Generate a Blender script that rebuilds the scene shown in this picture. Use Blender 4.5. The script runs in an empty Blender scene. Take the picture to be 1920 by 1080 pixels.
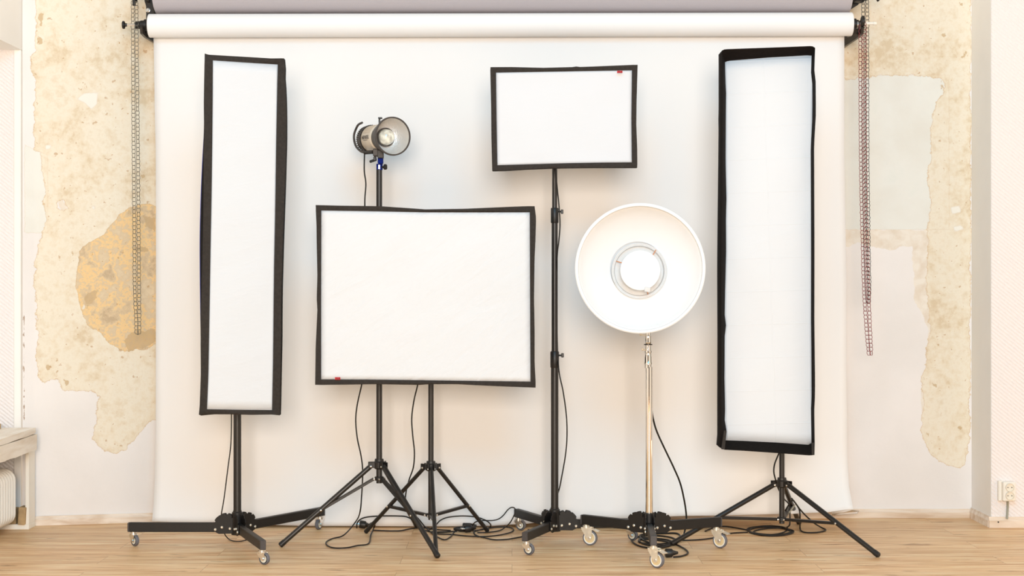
import bpy, math, random
from mathutils import Vector, Matrix, noise
random.seed(7)
F_, H, CX, CY = 2870.0, 1.165, 960.0, 540.0
scn = bpy.context.scene
COL = scn.collection
PI = math.pi

def P(px, py, D):                       # photo pixel at a known distance -> place in the room
    return Vector(((px-CX)*D/F_, D, H-(py-CY)*D/F_))
def G(px, py, z=0.0):                   # photo pixel on a horizontal plane of height z
    D = F_*(H-z)/(py-CY)
    return Vector(((px-CX)*D/F_, D, z))
def V(*a): return Vector(a)
def lerp(a, b, t): return a+(b-a)*t

# ------------------------------------------------------------------ mesh builder
class MB:
    def __init__(s): s.v=[]; s.f=[]
    def add(s, vs, fs):
        n=len(s.v); s.v += [Vector(p) for p in vs]; s.f += [tuple(i+n for i in f) for f in fs]; return s
    def box(s, c, size, R=None, bev=0.0):
        hx,hy,hz=[k/2 for k in size]
        c=Vector(c)
        if bev<=0:
            pts=[V(x,y,z) for x in(-hx,hx) for y in(-hy,hy) for z in(-hz,hz)]
            fs=[(0,1,3,2),(4,6,7,5),(0,4,5,1),(2,3,7,6),(0,2,6,4),(1,5,7,3)]
        else:                               # chamfered box: 24 corners
            b=min(bev,hx*.9,hy*.9,hz*.9); pts=[]; idx={}
            for sx in(-1,1):
                for sy in(-1,1):
                    for sz in(-1,1):
                        for k in range(3):
                            p=[sx*(hx-b),sy*(hy-b),sz*(hz-b)]
                            p[k]=[sx*hx,sy*hy,sz*hz][k]
                            idx[(sx,sy,sz,k)]=len(pts); pts.append(V(*p))
            fs=[]
            for k in range(3):
                o=[i for i in range(3) if i!=k]
                for sg in(-1,1):
                    q=[]
                    for a,b2 in((-1,-1),(1,-1),(1,1),(-1,1)):
                        t=[0,0,0]; t[k]=sg; t[o[0]]=a; t[o[1]]=b2
                        q.append(idx[(t[0],t[1],t[2],k)])
                    fs.append(tuple(q))
            for k in range(3):              # edge chamfers along axis k
                o=[i for i in range(3) if i!=k]
                for a in(-1,1):
                    for b2 in(-1,1):
                        t0=[0,0,0]; t0[k]=-1; t0[o[0]]=a; t0[o[1]]=b2
                        t1=list(t0); t1[k]=1
                        fs.append((idx[(*t0,o[0])],idx[(*t1,o[0])],idx[(*t1,o[1])],idx[(*t0,o[1])]))
            for sx in(-1,1):
                for sy in(-1,1):
                    for sz in(-1,1):
                        fs.append(tuple(idx[(sx,sy,sz,k)] for k in range(3)))
        if R is not None: pts=[R@p for p in pts]
        return s.add([p+c for p in pts], fs)
    def beam(s, p0, p1, w, h, up=V(0,0,1), bev=0.002):      # rectangular bar between two points
        p0=Vector(p0); p1=Vector(p1); d=(p1-p0); L=d.length; d.normalize()
        x=d.cross(up).normalized(); z=x.cross(d).normalized()
        R=Matrix((x,d,z)).transposed()
        return s.box((p0+p1)/2,(w,L,h),R,bev)
    def lathe(s, prof, o, ax, seg=32, caps=False):          # prof: (distance along axis, radius)
        o=Vector(o); ax=Vector(ax).normalized()
        t=V(0,0,1) if abs(ax.z)<.9 else V(1,0,0)
        u=ax.cross(t).normalized(); w=ax.cross(u).normalized()
        vs=[];fs=[]
        for (a,r) in prof:
            for k in range(seg):
                th=2*PI*k/seg
                vs.append(o+ax*a+(u*math.cos(th)+w*math.sin(th))*max(r,1e-5))
        for i in range(len(prof)-1):
            for k in range(seg):
                k2=(k+1)%seg
                fs.append((i*seg+k,i*seg+k2,(i+1)*seg+k2,(i+1)*seg+k))
        if caps:
            fs.append(tuple(range(seg))[::-1]); fs.append(tuple((len(prof)-1)*seg+k for k in range(seg)))
        return s.add(vs,fs)
    def cyl(s, p0, p1, r0, r1=None, seg=20):
        p0=Vector(p0);p1=Vector(p1); L=(p1-p0).length
        return s.lathe([(0,r0),(L,r0 if r1 is None else r1)],p0,p1-p0,seg,True)
    def tube(s, pts, r, seg=8, closed=False):
        pts=[Vector(p) for p in pts]; n=len(pts); vs=[];fs=[]
        ref=None
        for i,p in enumerate(pts):
            a=pts[(i-1)%n] if (closed or i>0) else p
            b=pts[(i+1)%n] if (closed or i<n-1) else p
            d=(b-a)
            if d.length<1e-9: d=V(0,0,1)
            d.normalize()
            if ref is None:
                ref=d.cross(V(0,0,1) if abs(d.z)<.9 else V(1,0,0)).normalized()
            else:
                ref=(ref-d*ref.dot(d))
                if ref.length<1e-6: ref=d.cross(V(0,1,0))
                ref.normalize()
            q=d.cross(ref)
            for k in range(seg):
                th=2*PI*k/seg
                vs.append(p+(ref*math.cos(th)+q*math.sin(th))*r)
        for i in range(n if closed else n-1):
            j=(i+1)%n
            for k in range(seg):
                k2=(k+1)%seg
                fs.append((i*seg+k,i*seg+k2,j*seg+k2,j*seg+k))
        if not closed:
            fs.append(tuple(range(seg))[::-1]); fs.append(tuple((n-1)*seg+k for k in range(seg)))
        return s.add(vs,fs)
    def prism(s, poly, o, u, w, th):        # 2D outline in plane (u,w) at o, thickness along u x w, centred
        o=Vector(o);u=Vector(u).normalized();w=Vector(w).normalized();n=u.cross(w).normalized()
        m=len(poly)
        vs=[o+u*a+w*b-n*th/2 for a,b in poly]+[o+u*a+w*b+n*th/2 for a,b in poly]
        fs=[tuple(range(m))[::-1],tuple(range(m,2*m))]+[(i,(i+1)%m,m+(i+1)%m,m+i) for i in range(m)]
        return s.add(vs,fs)
    def grid(s, nx, ny, fn):
        vs=[fn(i/nx,j/ny) for j in range(ny+1) for i in range(nx+1)]
        fs=[(j*(nx+1)+i,j*(nx+1)+i+1,(j+1)*(nx+1)+i+1,(j+1)*(nx+1)+i) for j in range(ny) for i in range(nx)]
        return s.add(vs,fs)
    def loose(s, name, mat, parent, **kw):
        """each unconnected piece becomes an object of its own"""
        n=len(s.v); par=list(range(n))
        def fd(a):
            while par[a]!=a: par[a]=par[par[a]]; a=par[a]
            return a
        for f in s.f:
            for k in f[1:]: par[fd(k)]=fd(f[0])
        gr={}
        for f in s.f: gr.setdefault(fd(f[0]),[]).append(f)
        for fs in gr.values():
            ids=sorted({i for f in fs for i in f}); mp={i:j for j,i in enumerate(ids)}
            q=MB(); q.add([s.v[i] for i in ids],[tuple(mp[i] for i in f) for f in fs]); last=q.build(name,mat,parent,**kw)
        return last
    def build(s, name, mat, parent=None, smooth=True, angle=35):
        me=bpy.data.meshes.new(name)
        org=ORG.get(parent, V(0,0,0)) if parent is not None else V(0,0,0)
        me.from_pydata([tuple(p-org) for p in s.v],[],s.f)
        me.update()
        import bmesh
        bm=bmesh.new(); bm.from_mesh(me); bmesh.ops.recalc_face_normals(bm,faces=bm.faces); bm.to_mesh(me); bm.free()
        if smooth:
            me.polygons.foreach_set('use_smooth',[True]*len(me.polygons))
            me.set_sharp_from_angle(angle=math.radians(angle))
        me.materials.append(M[mat])
        o=bpy.data.objects.new(name,me); COL.objects.link(o)
        if parent is not None:
            o.parent=parent; ORG[o]=org
        return o
ORG={}
def thing(name,label,cat,loc,group=None):
    o=bpy.data.objects.new(name,None); COL.objects.link(o)
    o.empty_display_size=.1
    o.location=loc; ORG[o]=Vector(loc); o['label']=label; o['category']=cat
    if group: o['group']=group
    return o
def tag(o,label,cat,group=None):
    o['label']=label; o['category']=cat
    if group: o['group']=group
    return o
def struct(o): o['kind']='structure'; return o
def spline(pts,n=10):
    pts=[Vector(p) for p in pts]; out=[]
    for i in range(len(pts)-1):
        p0=pts[max(i-1,0)];p1=pts[i];p2=pts[i+1];p3=pts[min(i+2,len(pts)-1)]
        for k in range(n):
            t=k/n
            out.append(.5*((2*p1)+(p2-p0)*t+(2*p0-5*p1+4*p2-p3)*t*t+(3*p1-p0-3*p2+p3)*t**3))
    out.append(pts[-1]); return out

# ------------------------------------------------------------------ materials
M={}
def sl(c):                                # 0..255 display colour -> linear
    return tuple(((x/255)/12.92 if x/255<=.04045 else ((x/255+.055)/1.055)**2.4) for x in c)+(1.0,)
def newmat(name):
    m=bpy.data.materials.new(name); m.use_nodes=True; M[name]=m
    nt=m.node_tree; return m,nt,nt.nodes['Principled BSDF']
def N(nt,t,**kw):
    n=nt.nodes.new(t)
    for k,v in kw.items():
        if k in n.inputs.keys() if isinstance(k,str) else False: n.inputs[k].default_value=v
        else: setattr(n,k,v)
    return n
def coords(nt,scale=(1,1,1),rot=(0,0,0)):
    tc=N(nt,'ShaderNodeTexCoord'); mp=N(nt,'ShaderNodeMapping')
    mp.inputs['Scale'].default_value=scale; mp.inputs['Rotation'].default_value=rot
    nt.links.new(tc.outputs['Object'],mp.inputs[0]); return mp.outputs[0]
def simple(name,col,rough=.5,metal=0,var=0.0,vs=20,bump=0,bs=60,bscale=(1,1,1),spec=.5,coat=0,dist=.002):
    m,nt,b=newmat(name); L=nt.links
    b.inputs['Roughness'].default_value=rough; b.inputs['Metallic'].default_value=metal
    b.inputs['Specular IOR Level'].default_value=spec; b.inputs['Coat Weight'].default_value=coat
    c=sl(col)
    nz=N(nt,'ShaderNodeTexNoise'); nz.inputs['Scale'].default_value=vs; nz.inputs['Detail'].default_value=5
    L.new(coords(nt),nz.inputs['Vector'])
    rp=N(nt,'ShaderNodeValToRGB'); rp.color_ramp.elements[0].position=.3; rp.color_ramp.elements[1].position=.7
    rp.color_ramp.elements[0].color=tuple(x*(1-var) for x in c[:3])+(1,)
    rp.color_ramp.elements[1].color=tuple(min(1,x*(1+var)) for x in c[:3])+(1,)
    L.new(nz.outputs[0],rp.inputs[0]); L.new(rp.outputs[0],b.inputs['Base Color'])
    if bump:
        n2=N(nt,'ShaderNodeTexNoise'); n2.inputs['Scale'].default_value=bs; n2.inputs['Detail'].default_value=6
        L.new(coords(nt,bscale),n2.inputs['Vector'])
        bp=N(nt,'ShaderNodeBump'); bp.inputs['Strength'].default_value=bump; bp.inputs['Distance'].default_value=dist
        L.new(n2.outputs[0],bp.inputs['Height']); L.new(bp.outputs[0],b.inputs['Normal'])
    return m
simple('paper',(236,237,238),.75,var=.006,vs=1.5,spec=.15)
simple('grey_paper',(184,180,186),.85,var=.03,vs=300,spec=.2)
simple('core',(196,150,96),.8,var=.1,vs=60)
simple('black_metal',(30,27,25),.38,.0,var=.12,vs=40,spec=.55)
simple('black_leg',(26,23,21),.5,.0,var=.12,vs=40,spec=.4)
simple('black_plastic',(24,22,21),.45,var=.1,vs=60,spec=.5)
simple('grey_cap',(66,62,62),.5,var=.15,vs=200)
simple('cable',(22,20,18),.5,var=.1,vs=40,spec=.4)
simple('velvet_grey',(56,52,49),.95,var=.12,vs=90,bump=1.0,bs=34,spec=.1,dist=.006)
simple('velvet_black',(28,24,22),.95,var=.12,vs=90,bump=.4,bs=22,spec=.08,dist=.004)
simple('body_black',(17,16,17),.8,var=.15,vs=30,bump=.6,bs=14,spec=.2,dist=.008)
simple('blue_trim',(30,48,150),.7,var=.1,vs=30)
simple('steel',(232,230,226),.28,1,var=.08,vs=60)
simple('chrome',(238,234,228),.07,1,var=.01,vs=20)
simple('zinc',(232,226,212),.35,.7,var=.08,vs=60)
simple('rubber_grey',(104,104,110),.6,var=.06,vs=60)
simple('rubber_clear',(196,190,176),.4,var=.06,vs=60)
simple('wheel_tan',(226,204,160),.5,var=.04,vs=60)
simple('wheel_white',(232,228,214),.45,var=.04,vs=60)
simple('dish_white',(231,233,235),.5,var=.004,vs=10,spec=.25)
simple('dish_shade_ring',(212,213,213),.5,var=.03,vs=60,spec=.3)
simple('lamp_body',(216,206,190),.45,.25,var=.04,vs=40,spec=.5)
simple('lamp_dark',(64,58,54),.5,var=.1,vs=40)
simple('blue_metal',(16,38,130),.75,.0,var=.1,vs=40,spec=.15)
simple('red_label',(196,40,48),.7,var=.1,vs=400)
simple('label_ink',(40,16,18),.7)
simple('logo_ink',(52,46,44),.6)
simple('orange_screw',(206,140,96),.5)
simple('white_plastic',(238,235,226),.4,var=.01,vs=10)
simple('socket_well',(232,226,212),.45,var=.01,vs=10)
simple('grey_cable',(150,150,136),.5)
simple('radiator_white',(238,236,230),.35,var=.01,vs=8)
simple('white_frame',(240,236,226),.5,var=.02,vs=12)
simple('chain_grey',(98,94,84),.5,.1,var=.1,vs=90)
simple('chain_black',(34,30,30),.5,.1,var=.1,vs=90)
simple('chain_red',(128,40,44),.5,.1,var=.15,vs=90)
simple('scrap_wood',(176,148,108),.8,var=.2,vs=30,bump=.5)
simple('plain_white',(244,243,240),.8,var=.015,vs=6,bump=.25,bs=18,dist=.003,spec=.2)
simple('glass_tube',(226,220,206),.12,.0,var=.38,vs=45,spec=.9,coat=.5)

def diffuser(name,col,ang,amt,fold=False):
    m,nt,b=newmat(name); L=nt.links
    b.inputs['Base Color'].default_value=sl(col); b.inputs['Roughness'].default_value=.8; b.inputs['Specular IOR Level'].default_value=.15
    n1=N(nt,'ShaderNodeTexNoise'); n1.inputs['Scale'].default_value=6; n1.inputs['Detail'].default_value=3; n1.inputs['Distortion'].default_value=.8
    ma=N(nt,'ShaderNodeMapping'); ma.inputs['Scale'].default_value=(.8,1,2.6); L.new(coords(nt,(1,1,1),(0,ang,0)),ma.inputs[0]); L.new(ma.outputs[0],n1.inputs['Vector'])
    n2=N(nt,'ShaderNodeTexNoise'); n2.inputs['Scale'].default_value=18; n2.inputs['Detail'].default_value=3; n2.inputs['Distortion'].default_value=1.2
    mb_=N(nt,'ShaderNodeMapping'); mb_.inputs['Scale'].default_value=(.6,1,2.5); L.new(coords(nt,(1,1,1),(0,ang*.8,0)),mb_.inputs[0]); L.new(mb_.outputs[0],n2.inputs['Vector'])
    ad=N(nt,'ShaderNodeMath',operation='MULTIPLY_ADD'); ad.inputs[1].default_value=.25
    L.new(n2.outputs[0],ad.inputs[0]); L.new(n1.outputs[0],ad.inputs[2])
    bp=N(nt,'ShaderNodeBump'); bp.inputs['Strength'].default_value=amt; bp.inputs['Distance'].default_value=.02
    L.new(ad.outputs[0],bp.inputs['Height']); L.new(bp.outputs[0],b.inputs['Normal'])
    if fold:                               # creases left from storing the cloth folded
        tx=N(nt,'ShaderNodeTexBrick'); tx.offset=0; tx.inputs['Scale'].default_value=1; tx.inputs['Brick Width'].default_value=.21; tx.inputs['Row Height'].default_value=.145
        tx.inputs['Mortar Size'].default_value=.004; tx.inputs['Mortar Smooth'].default_value=1
        sp=N(nt,'ShaderNodeSeparateXYZ'); cb=N(nt,'ShaderNodeCombineXYZ'); L.new(coords(nt,(1,1,1),(0,.03,0)),sp.inputs[0]); L.new(sp.outputs[0],cb.inputs[0]); L.new(sp.outputs[2],cb.inputs[1])
        va=N(nt,'ShaderNodeVectorMath',operation='ADD'); L.new(cb.outputs[0],va.inputs[0]); va.inputs[1].default_value=(.11,.03,0); L.new(va.outputs[0],tx.inputs['Vector'])
        b2=N(nt,'ShaderNodeBump'); b2.inputs['Strength'].default_value=.2; b2.inputs['Distance'].default_value=.004
        L.new(tx.outputs['Fac'],b2.inputs['Height']); L.new(bp.outputs[0],b2.inputs['Normal']); L.new(b2.outputs[0],b.inputs['Normal'])
diffuser('fabric_diag',(217,220,224),.75,.3)
diffuser('fabric_soft',(214,217,222),.2,.06)
diffuser('fabric_fold',(221,224,228),.4,.08,True)
diffuser('fabric_warm',(213,217,222),.3,.15)

def silver_dimple():
    m,nt,b=newmat('silver_dimple'); L=nt.links
    b.inputs['Base Color'].default_value=sl((228,226,223)); b.inputs['Metallic'].default_value=.35; b.inputs['Roughness'].default_value=.35
    v=N(nt,'ShaderNodeTexVoronoi'); v.inputs['Scale'].default_value=180
    L.new(coords(nt),v.inputs['Vector'])
    bp=N(nt,'ShaderNodeBump'); bp.inputs['Strength'].default_value=.6; bp.inputs['Distance'].default_value=.002
    L.new(v.outputs['Distance'],bp.inputs['Height']); L.new(bp.outputs[0],b.inputs['Normal'])
silver_dimple()

def floor_mat():
    m,nt,b=newmat('floor_wood'); L=nt.links
    tc=N(nt,'ShaderNodeTexCoord')
    br=N(nt,'ShaderNodeTexBrick'); br.offset=.37; br.offset_frequency=2
    br.inputs['Scale'].default_value=1; br.inputs['Brick Width'].default_value=1.28; br.inputs['Row Height'].default_value=.19
    br.inputs['Mortar Size'].default_value=.0011; br.inputs['Mortar Smooth'].default_value=.2
    br.inputs['Color1'].default_value=(.25,.25,.25,1); br.inputs['Color2'].default_value=(.75,.75,.75,1); br.inputs['Mortar'].default_value=(.5,.5,.5,1)
    L.new(tc.outputs['Object'],br.inputs['Vector'])
    # shift grain per plank
    sh=N(nt,'ShaderNodeVectorMath',operation='MULTIPLY_ADD'); 
    L.new(br.outputs['Color'],sh.inputs[0]); sh.inputs[1].default_value=(9,5,3); L.new(tc.outputs['Object'],sh.inputs[2])
    mp=N(nt,'ShaderNodeMapping'); mp.inputs['Scale'].default_value=(1.6,16,1); L.new(sh.outputs[0],mp.inputs[0])
    g1=N(nt,'ShaderNodeTexNoise'); g1.inputs['Scale'].default_value=1.6; g1.inputs['Detail'].default_value=8; g1.inputs['Roughness'].default_value=.62; g1.inputs['Distortion'].default_value=.6
    L.new(mp.outputs[0],g1.inputs['Vector'])
    mp2=N(nt,'ShaderNodeMapping'); mp2.inputs['Scale'].default_value=(3,70,1); L.new(sh.outputs[0],mp2.inputs[0])
    g2=N(nt,'ShaderNodeTexNoise'); g2.inputs['Scale'].default_value=2; g2.inputs['Detail'].default_value=6
    L.new(mp2.outputs[0],g2.inputs['Vector'])
    r1=N(nt,'ShaderNodeValToRGB'); e=r1.color_ramp.elements
    e[0].position=.3; e[0].color=sl((206,154,104)); e[1].position=.68; e[1].color=sl((255,230,190))
    k=r1.color_ramp.elements.new(.5); k.color=sl((240,198,148))
    L.new(g1.outputs[0],r1.inputs[0])
    r2=N(nt,'ShaderNodeValToRGB'); r2.color_ramp.elements[0].position=.3; r2.color_ramp.elements[0].color=(.86,.84,.80,1); r2.color_ramp.elements[1].position=.62; r2.color_ramp.elements[1].color=(1,1,1,1)
    L.new(g2.outputs[0],r2.inputs[0])
    mx=N(nt,'ShaderNodeMixRGB',blend_type='MULTIPLY'); mx.inputs[0].default_value=1
    L.new(r1.outputs[0],mx.inputs[1]); L.new(r2.outputs[0],mx.inputs[2])
    # knots / dark flecks
    mp3=N(nt,'ShaderNodeMapping'); mp3.inputs['Scale'].default_value=(2.2,8,1); L.new(sh.outputs[0],mp3.inputs[0])
    kn=N(nt,'ShaderNodeTexNoise'); kn.inputs['Scale'].default_value=2.6; kn.inputs['Detail'].default_value=4
    L.new(mp3.outputs[0],kn.inputs['Vector'])
    kr=N(nt,'ShaderNodeValToRGB'); kr.color_ramp.elements[0].position=.63; kr.color_ramp.elements[0].color=(1,1,1,1); kr.color_ramp.elements[1].position=.72; kr.color_ramp.elements[1].color=(.55,.45,.36,1)
    L.new(kn.outputs[0],kr.inputs[0])
    m2=N(nt,'ShaderNodeMixRGB',blend_type='MULTIPLY'); m2.inputs[0].default_value=1
    L.new(mx.outputs[0],m2.inputs[1]); L.new(kr.outputs[0],m2.inputs[2])
    m3=N(nt,'ShaderNodeMixRGB',blend_type='MIX'); L.new(br.outputs['Fac'],m3.inputs[0]); L.new(m2.outputs[0],m3.inputs[1]); m3.inputs[2].default_value=sl((186,144,102))
    m4=N(nt,'ShaderNodeMixRGB',blend_type='MULTIPLY'); m4.inputs[0].default_value=.16
    L.new(m3.outputs[0],m4.inputs[1]); L.new(br.outputs['Color'],m4.inputs[2])
    L.new(m4.outputs[0],b.inputs['Base Color'])
    b.inputs['Roughness'].default_value=.42; b.inputs['Specular IOR Level'].default_value=.35
    bp=N(nt,'ShaderNodeBump'); bp.inputs['Strength'].default_value=.12; bp.inputs['Distance'].default_value=.002
    L.new(g2.outputs[0],bp.inputs['Height']); L.new(bp.outputs[0],b.inputs['Normal'])
floor_mat()

def wood_white(name,c1,c2,scale,axis='x'):
    m,nt,b=newmat(name); L=nt.links
    sc=(scale*.12,scale,scale) if axis=='x' else (scale,scale*.12,scale)
    n1=N(nt,'ShaderNodeTexNoise'); n1.inputs['Scale'].default_value=1; n1.inputs['Detail'].default_value=6; n1.inputs['Distortion'].default_value=.4
    L.new(coords(nt,sc),n1.inputs['Vector'])
    rp=N(nt,'ShaderNodeValToRGB'); rp.color_ramp.elements[0].position=.3; rp.color_ramp.elements[0].color=sl(c1); rp.color_ramp.elements[1].position=.62; rp.color_ramp.elements[1].color=sl(c2)
    L.new(n1.outputs[0],rp.inputs[0]); L.new(rp.outputs[0],b.inputs['Base Color']); b.inputs['Roughness'].default_value=.6
    bp=N(nt,'ShaderNodeBump'); bp.inputs['Strength'].default_value=.3; bp.inputs['Distance'].default_value=.002
    L.new(n1.outputs[0],bp.inputs['Height']); L.new(bp.outputs[0],b.inputs['Normal'])
wood_white('baseboard_wood',(208,184,158),(238,226,212),30)
wood_white('board_wood',(228,214,196),(248,242,232),26,'y')

def wallpaper():
    m,nt,b=newmat('wallpaper'); L=nt.links
    b.inputs['Roughness'].default_value=.8; b.inputs['Specular IOR Level'].default_value=.2
    w=N(nt,'ShaderNodeTexWave'); w.wave_type='BANDS'; w.bands_direction='DIAGONAL'; w.inputs['Scale'].default_value=26; w.inputs['Distortion'].default_value=.6; w.inputs['Detail'].default_value=1
    L.new(coords(nt,(1,0,1.25)),w.inputs['Vector'])
    w2=N(nt,'ShaderNodeTexWave'); w2.wave_type='BANDS'; w2.bands_direction='X'; w2.inputs['Scale'].default_value=44
    L.new(coords(nt,(1,0,-.7),(0,.5,0)),w2.inputs['Vector'])
    ml=N(nt,'ShaderNodeMath',operation='MULTIPLY_ADD'); ml.inputs[1].default_value=.4
    L.new(w2.outputs['Fac'],ml.inputs[0]); L.new(w.outputs['Fac'],ml.inputs[2])
    bp=N(nt,'ShaderNodeBump'); bp.inputs['Strength'].default_value=.75; bp.inputs['Distance'].default_value=.0035
    L.new(ml.outputs[0],bp.inputs['Height']); L.new(bp.outputs[0],b.inputs['Normal'])
    b.inputs['Base Color'].default_value=sl((242,238,238))
wallpaper()

def plaster():
    m,nt,b=newmat('old_plaster'); L=nt.links
    co=coords(nt)
    def nz(scale,detail=5,dist=0,rough=.5):
        n=N(nt,'ShaderNodeTexNoise'); n.inputs['Scale'].default_value=scale; n.inputs['Detail'].default_value=detail; n.inputs['Distortion'].default_value=dist; n.inputs['Roughness'].default_value=rough
        L.new(co,n.inputs['Vector']); return n.outputs[0]
    def math_(op,a,b_,c=None):
        n=N(nt,'ShaderNodeMath',operation=op)
        for i,x in enumerate((a,b_,c)):
            if x is None: continue
            if isinstance(x,(int,float)): n.inputs[i].default_value=x
            else: L.new(x,n.inputs[i])
        return n.outputs[0]
    def ramp(fac,stops):
        r=N(nt,'ShaderNodeValToRGB'); r.color_ramp.elements[0].position=stops[0][0]; r.color_ramp.elements[0].color=stops[0][1]
        r.color_ramp.elements[1].position=stops[-1][0]; r.color_ramp.elements[1].color=stops[-1][1]
        for p,c in stops[1:-1]:
            e=r.color_ramp.elements.new(p); e.color=c
        L.new(fac,r.inputs[0]); return r.outputs[0]
    def mix(f,a,b_,t='MIX'):
        n=N(nt,'ShaderNodeMixRGB',blend_type=t)
        for i,x in enumerate((f,a,b_)):
            if isinstance(x,(int,float)): n.inputs[i].default_value=x
            elif isinstance(x,tuple): n.inputs[i].default_value=x
            else: L.new(x,n.inputs[i])
        return n.outputs[0]
    wob=math_('MULTIPLY_ADD',nz(28,6,0,.65),.05,-.025)         # metres
    def mask(attr,wobk=1.0):
        a=N(nt,'ShaderNodeAttribute'); a.attribute_name=attr
        sd=math_('ADD',a.outputs['Fac'],math_('MULTIPLY',wob,wobk))
        m_=math_('MULTIPLY_ADD',sd,400,.5); c=N(nt,'ShaderNodeClamp'); L.new(m_,c.inputs[0])
        edge=math_('ABSOLUTE',math_('ADD',sd,-.0015),0); e2=math_('MULTIPLY_ADD',edge,-330,1.0); c2=N(nt,'ShaderNodeClamp'); L.new(e2,c2.inputs[0])
        return c.outputs[0],c2.outputs[0],sd
    white=ramp(nz(3,5),[(.3,sl((232,229,227))),(.7,sl((240,237,236)))])
    n_och=math_('MULTIPLY_ADD',nz(26,8,0,.7),.5,math_('MULTIPLY',nz(4.5,4),.5))
    och=ramp(n_och,[(.38,sl((219,202,174))),(.46,sl((231,220,199))),(.54,sl((236,229,213))),(.64,sl((226,213,190)))])
    n_br=math_('MULTIPLY_ADD',nz(30,8,.3,.7),.45,math_('MULTIPLY',nz(8,5,.3),.55))
    br=ramp(n_br,[(.38,sl((196,174,144))),(.44,sl((214,192,160))),(.475,sl((222,200,164))),(.485,sl((240,206,150))),(.52,sl((232,202,156))),(.53,sl((214,194,164))),(.62,sl((226,208,178)))])
    blue=ramp(nz(5,6,.3),[(.3,sl((228,227,220))),(.6,sl((233,234,229))),(.8,sl((226,230,225)))])
    grey=ramp(nz(20,6,.3),[(.3,sl((226,214,198))),(.6,sl((238,232,222)))])
    mo,eo,sdo=mask('ochre'); mb,eb,_=mask('brown',.7); mbl,ebl,_=mask('blue',.35); mg,eg,_=mask('grey',.6); mw,ew,_=mask('chip',.2); md,_,_=mask('dark',1.1); mr,_,_=mask('rust',.5)
    c=mix(mbl,white,blue); c=mix(mg,c,grey); c=mix(mo,c,och); c=mix(mb,c,br)
    # darker damp blots inside the brown patch
    c=mix(math_('MULTIPLY',md,.8),c,sl((200,174,136)))
    # fine pitting
    pit=ramp(nz(70,3),[(.665,(0,0,0,1)),(.70,(1,1,1,1))])
    big=ramp(nz(16,2),[(.58,(0,0,0,1)),(.68,(1,1,1,1))])
    pf=math_('MULTIPLY',math_('MULTIPLY',pit,math_('ADD',big,.12)),mo)
    c=mix(math_('MULTIPLY',pf,.8),c,sl((196,158,112)))
    sp=ramp(nz(38,2),[(.695,(0,0,0,1)),(.72,(1,1,1,1))])
    c=mix(math_('MULTIPLY',math_('MULTIPLY',sp,mo),.6),c,sl((188,150,108)))
    c=mix(mw,c,sl((238,236,228)))
    anye=math_('MAXIMUM',eo,math_('MAXIMUM',math_('MULTIPLY',eb,.8),math_('MAXIMUM',math_('MULTIPLY',ebl,.35),math_('MULTIPLY',ew,.5))))
    c=mix(math_('MULTIPLY',anye,.55),c,sl((204,168,122)))
    c=mix(math_('MULTIPLY',mr,.85),c,sl((160,128,98)))
    L.new(c,b.inputs['Base Color']); b.inputs['Roughness'].default_value=.88; b.inputs['Specular IOR Level'].default_value=.15
    hgt=math_('SUBTRACT',nz(45,6),math_('ADD',mo,mb))
    bp=N(nt,'ShaderNodeBump'); bp.inputs['Strength'].default_value=.3; bp.inputs['Distance'].default_value=.003
    L.new(hgt,bp.inputs['Height']); L.new(bp.outputs[0],b.inputs['Normal'])
plaster()

# ------------------------------------------------------------------ the room
def wallD(px):                             # floor line of the old, slightly crooked back wall
    pts=[(42,7.49),(65,7.515),(290,7.63),(700,7.72),(1590,7.765),(1823,7.765)]
    if px<=pts[0][0]: return pts[0][1]
    for (a,da),(b,db) in zip(pts,pts[1:]):
        if px<=b: return lerp(da,db,(px-a)/(b-a))
    return pts[-1][1]
def sd_poly(x,y,poly):
    d=1e9; inside=False; n=len(poly)
    for i in range(n):
        ax,ay=poly[i]; bx,by=poly[(i+1)%n]
        ex,ey=bx-ax,by-ay; wx,wy=x-ax,y-ay
        q=ex*ex+ey*ey
        t=max(0,min(1,(wx*ex+wy*ey)/q)) if q else 0
        dx,dy=wx-ex*t,wy-ey*t; d=min(d,dx*dx+dy*dy)
        if (ay>y)!=(by>y) and x<(bx-ax)*(y-ay)/(by-ay)+ax: inside=not inside
    d=math.sqrt(d)
    return d if inside else -d
L_OCH=[(66,-160),(67,0),(68,60),(66,95),(57,108),(59,140),(65,150),(64,283),(76,287),(80,330),(86,360),(80,378),(86,410),(78,440),(73,462),(66,490),(65,535),(68,560),(68,600),(71,630),(68,680),(73,708),(82,718),(104,712),(106,700),(110,715),(115,728),(122,734),(140,734),(160,730),(180,738),(187,745),(181,765),(178,800),(172,820),(182,832),(195,845),(215,850),(235,843),(247,828),(262,815),(275,795),(283,787),(300,785),(400,785),(400,-160)]
L_BRN=[(400,388),(292,388),(278,382),(262,383),(245,388),(225,400),(210,420),(195,440),(175,450),(155,462),(147,480),(145,510),(143,540),(150,570),(155,590),(165,612),(185,622),(205,645),(225,656),(235,660),(255,656),(275,655),(292,645),(400,640)]
L_BLU=[(46,270),(64,280),(90,290),(90,437),(46,437)]
R_OCH=[(1500,-160),(1500,149),(1590,149),(1640,143),(1700,141),(1745,143),(1765,150),(1771,163),(1768,175),(1755,192),(1748,215),(1744,250),(1746,300),(1737,320),(1740,345),(1745,388),(1738,425),(1740,470),(1738,500),(1735,530),(1739,560),(1741,595),(1744,620),(1738,645),(1735,690),(1728,702),(1727,730),(1735,755),(1730,775),(1727,805),(1733,825),(1745,850),(1762,865),(1780,874),(1797,878),(1808,872),(1816,845),(1820,800),(1817,770),(1821,700),(1818,640),(1821,560),(1819,500),(1822,430),(1820,160),(1822,80),(1819,-160)]
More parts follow.
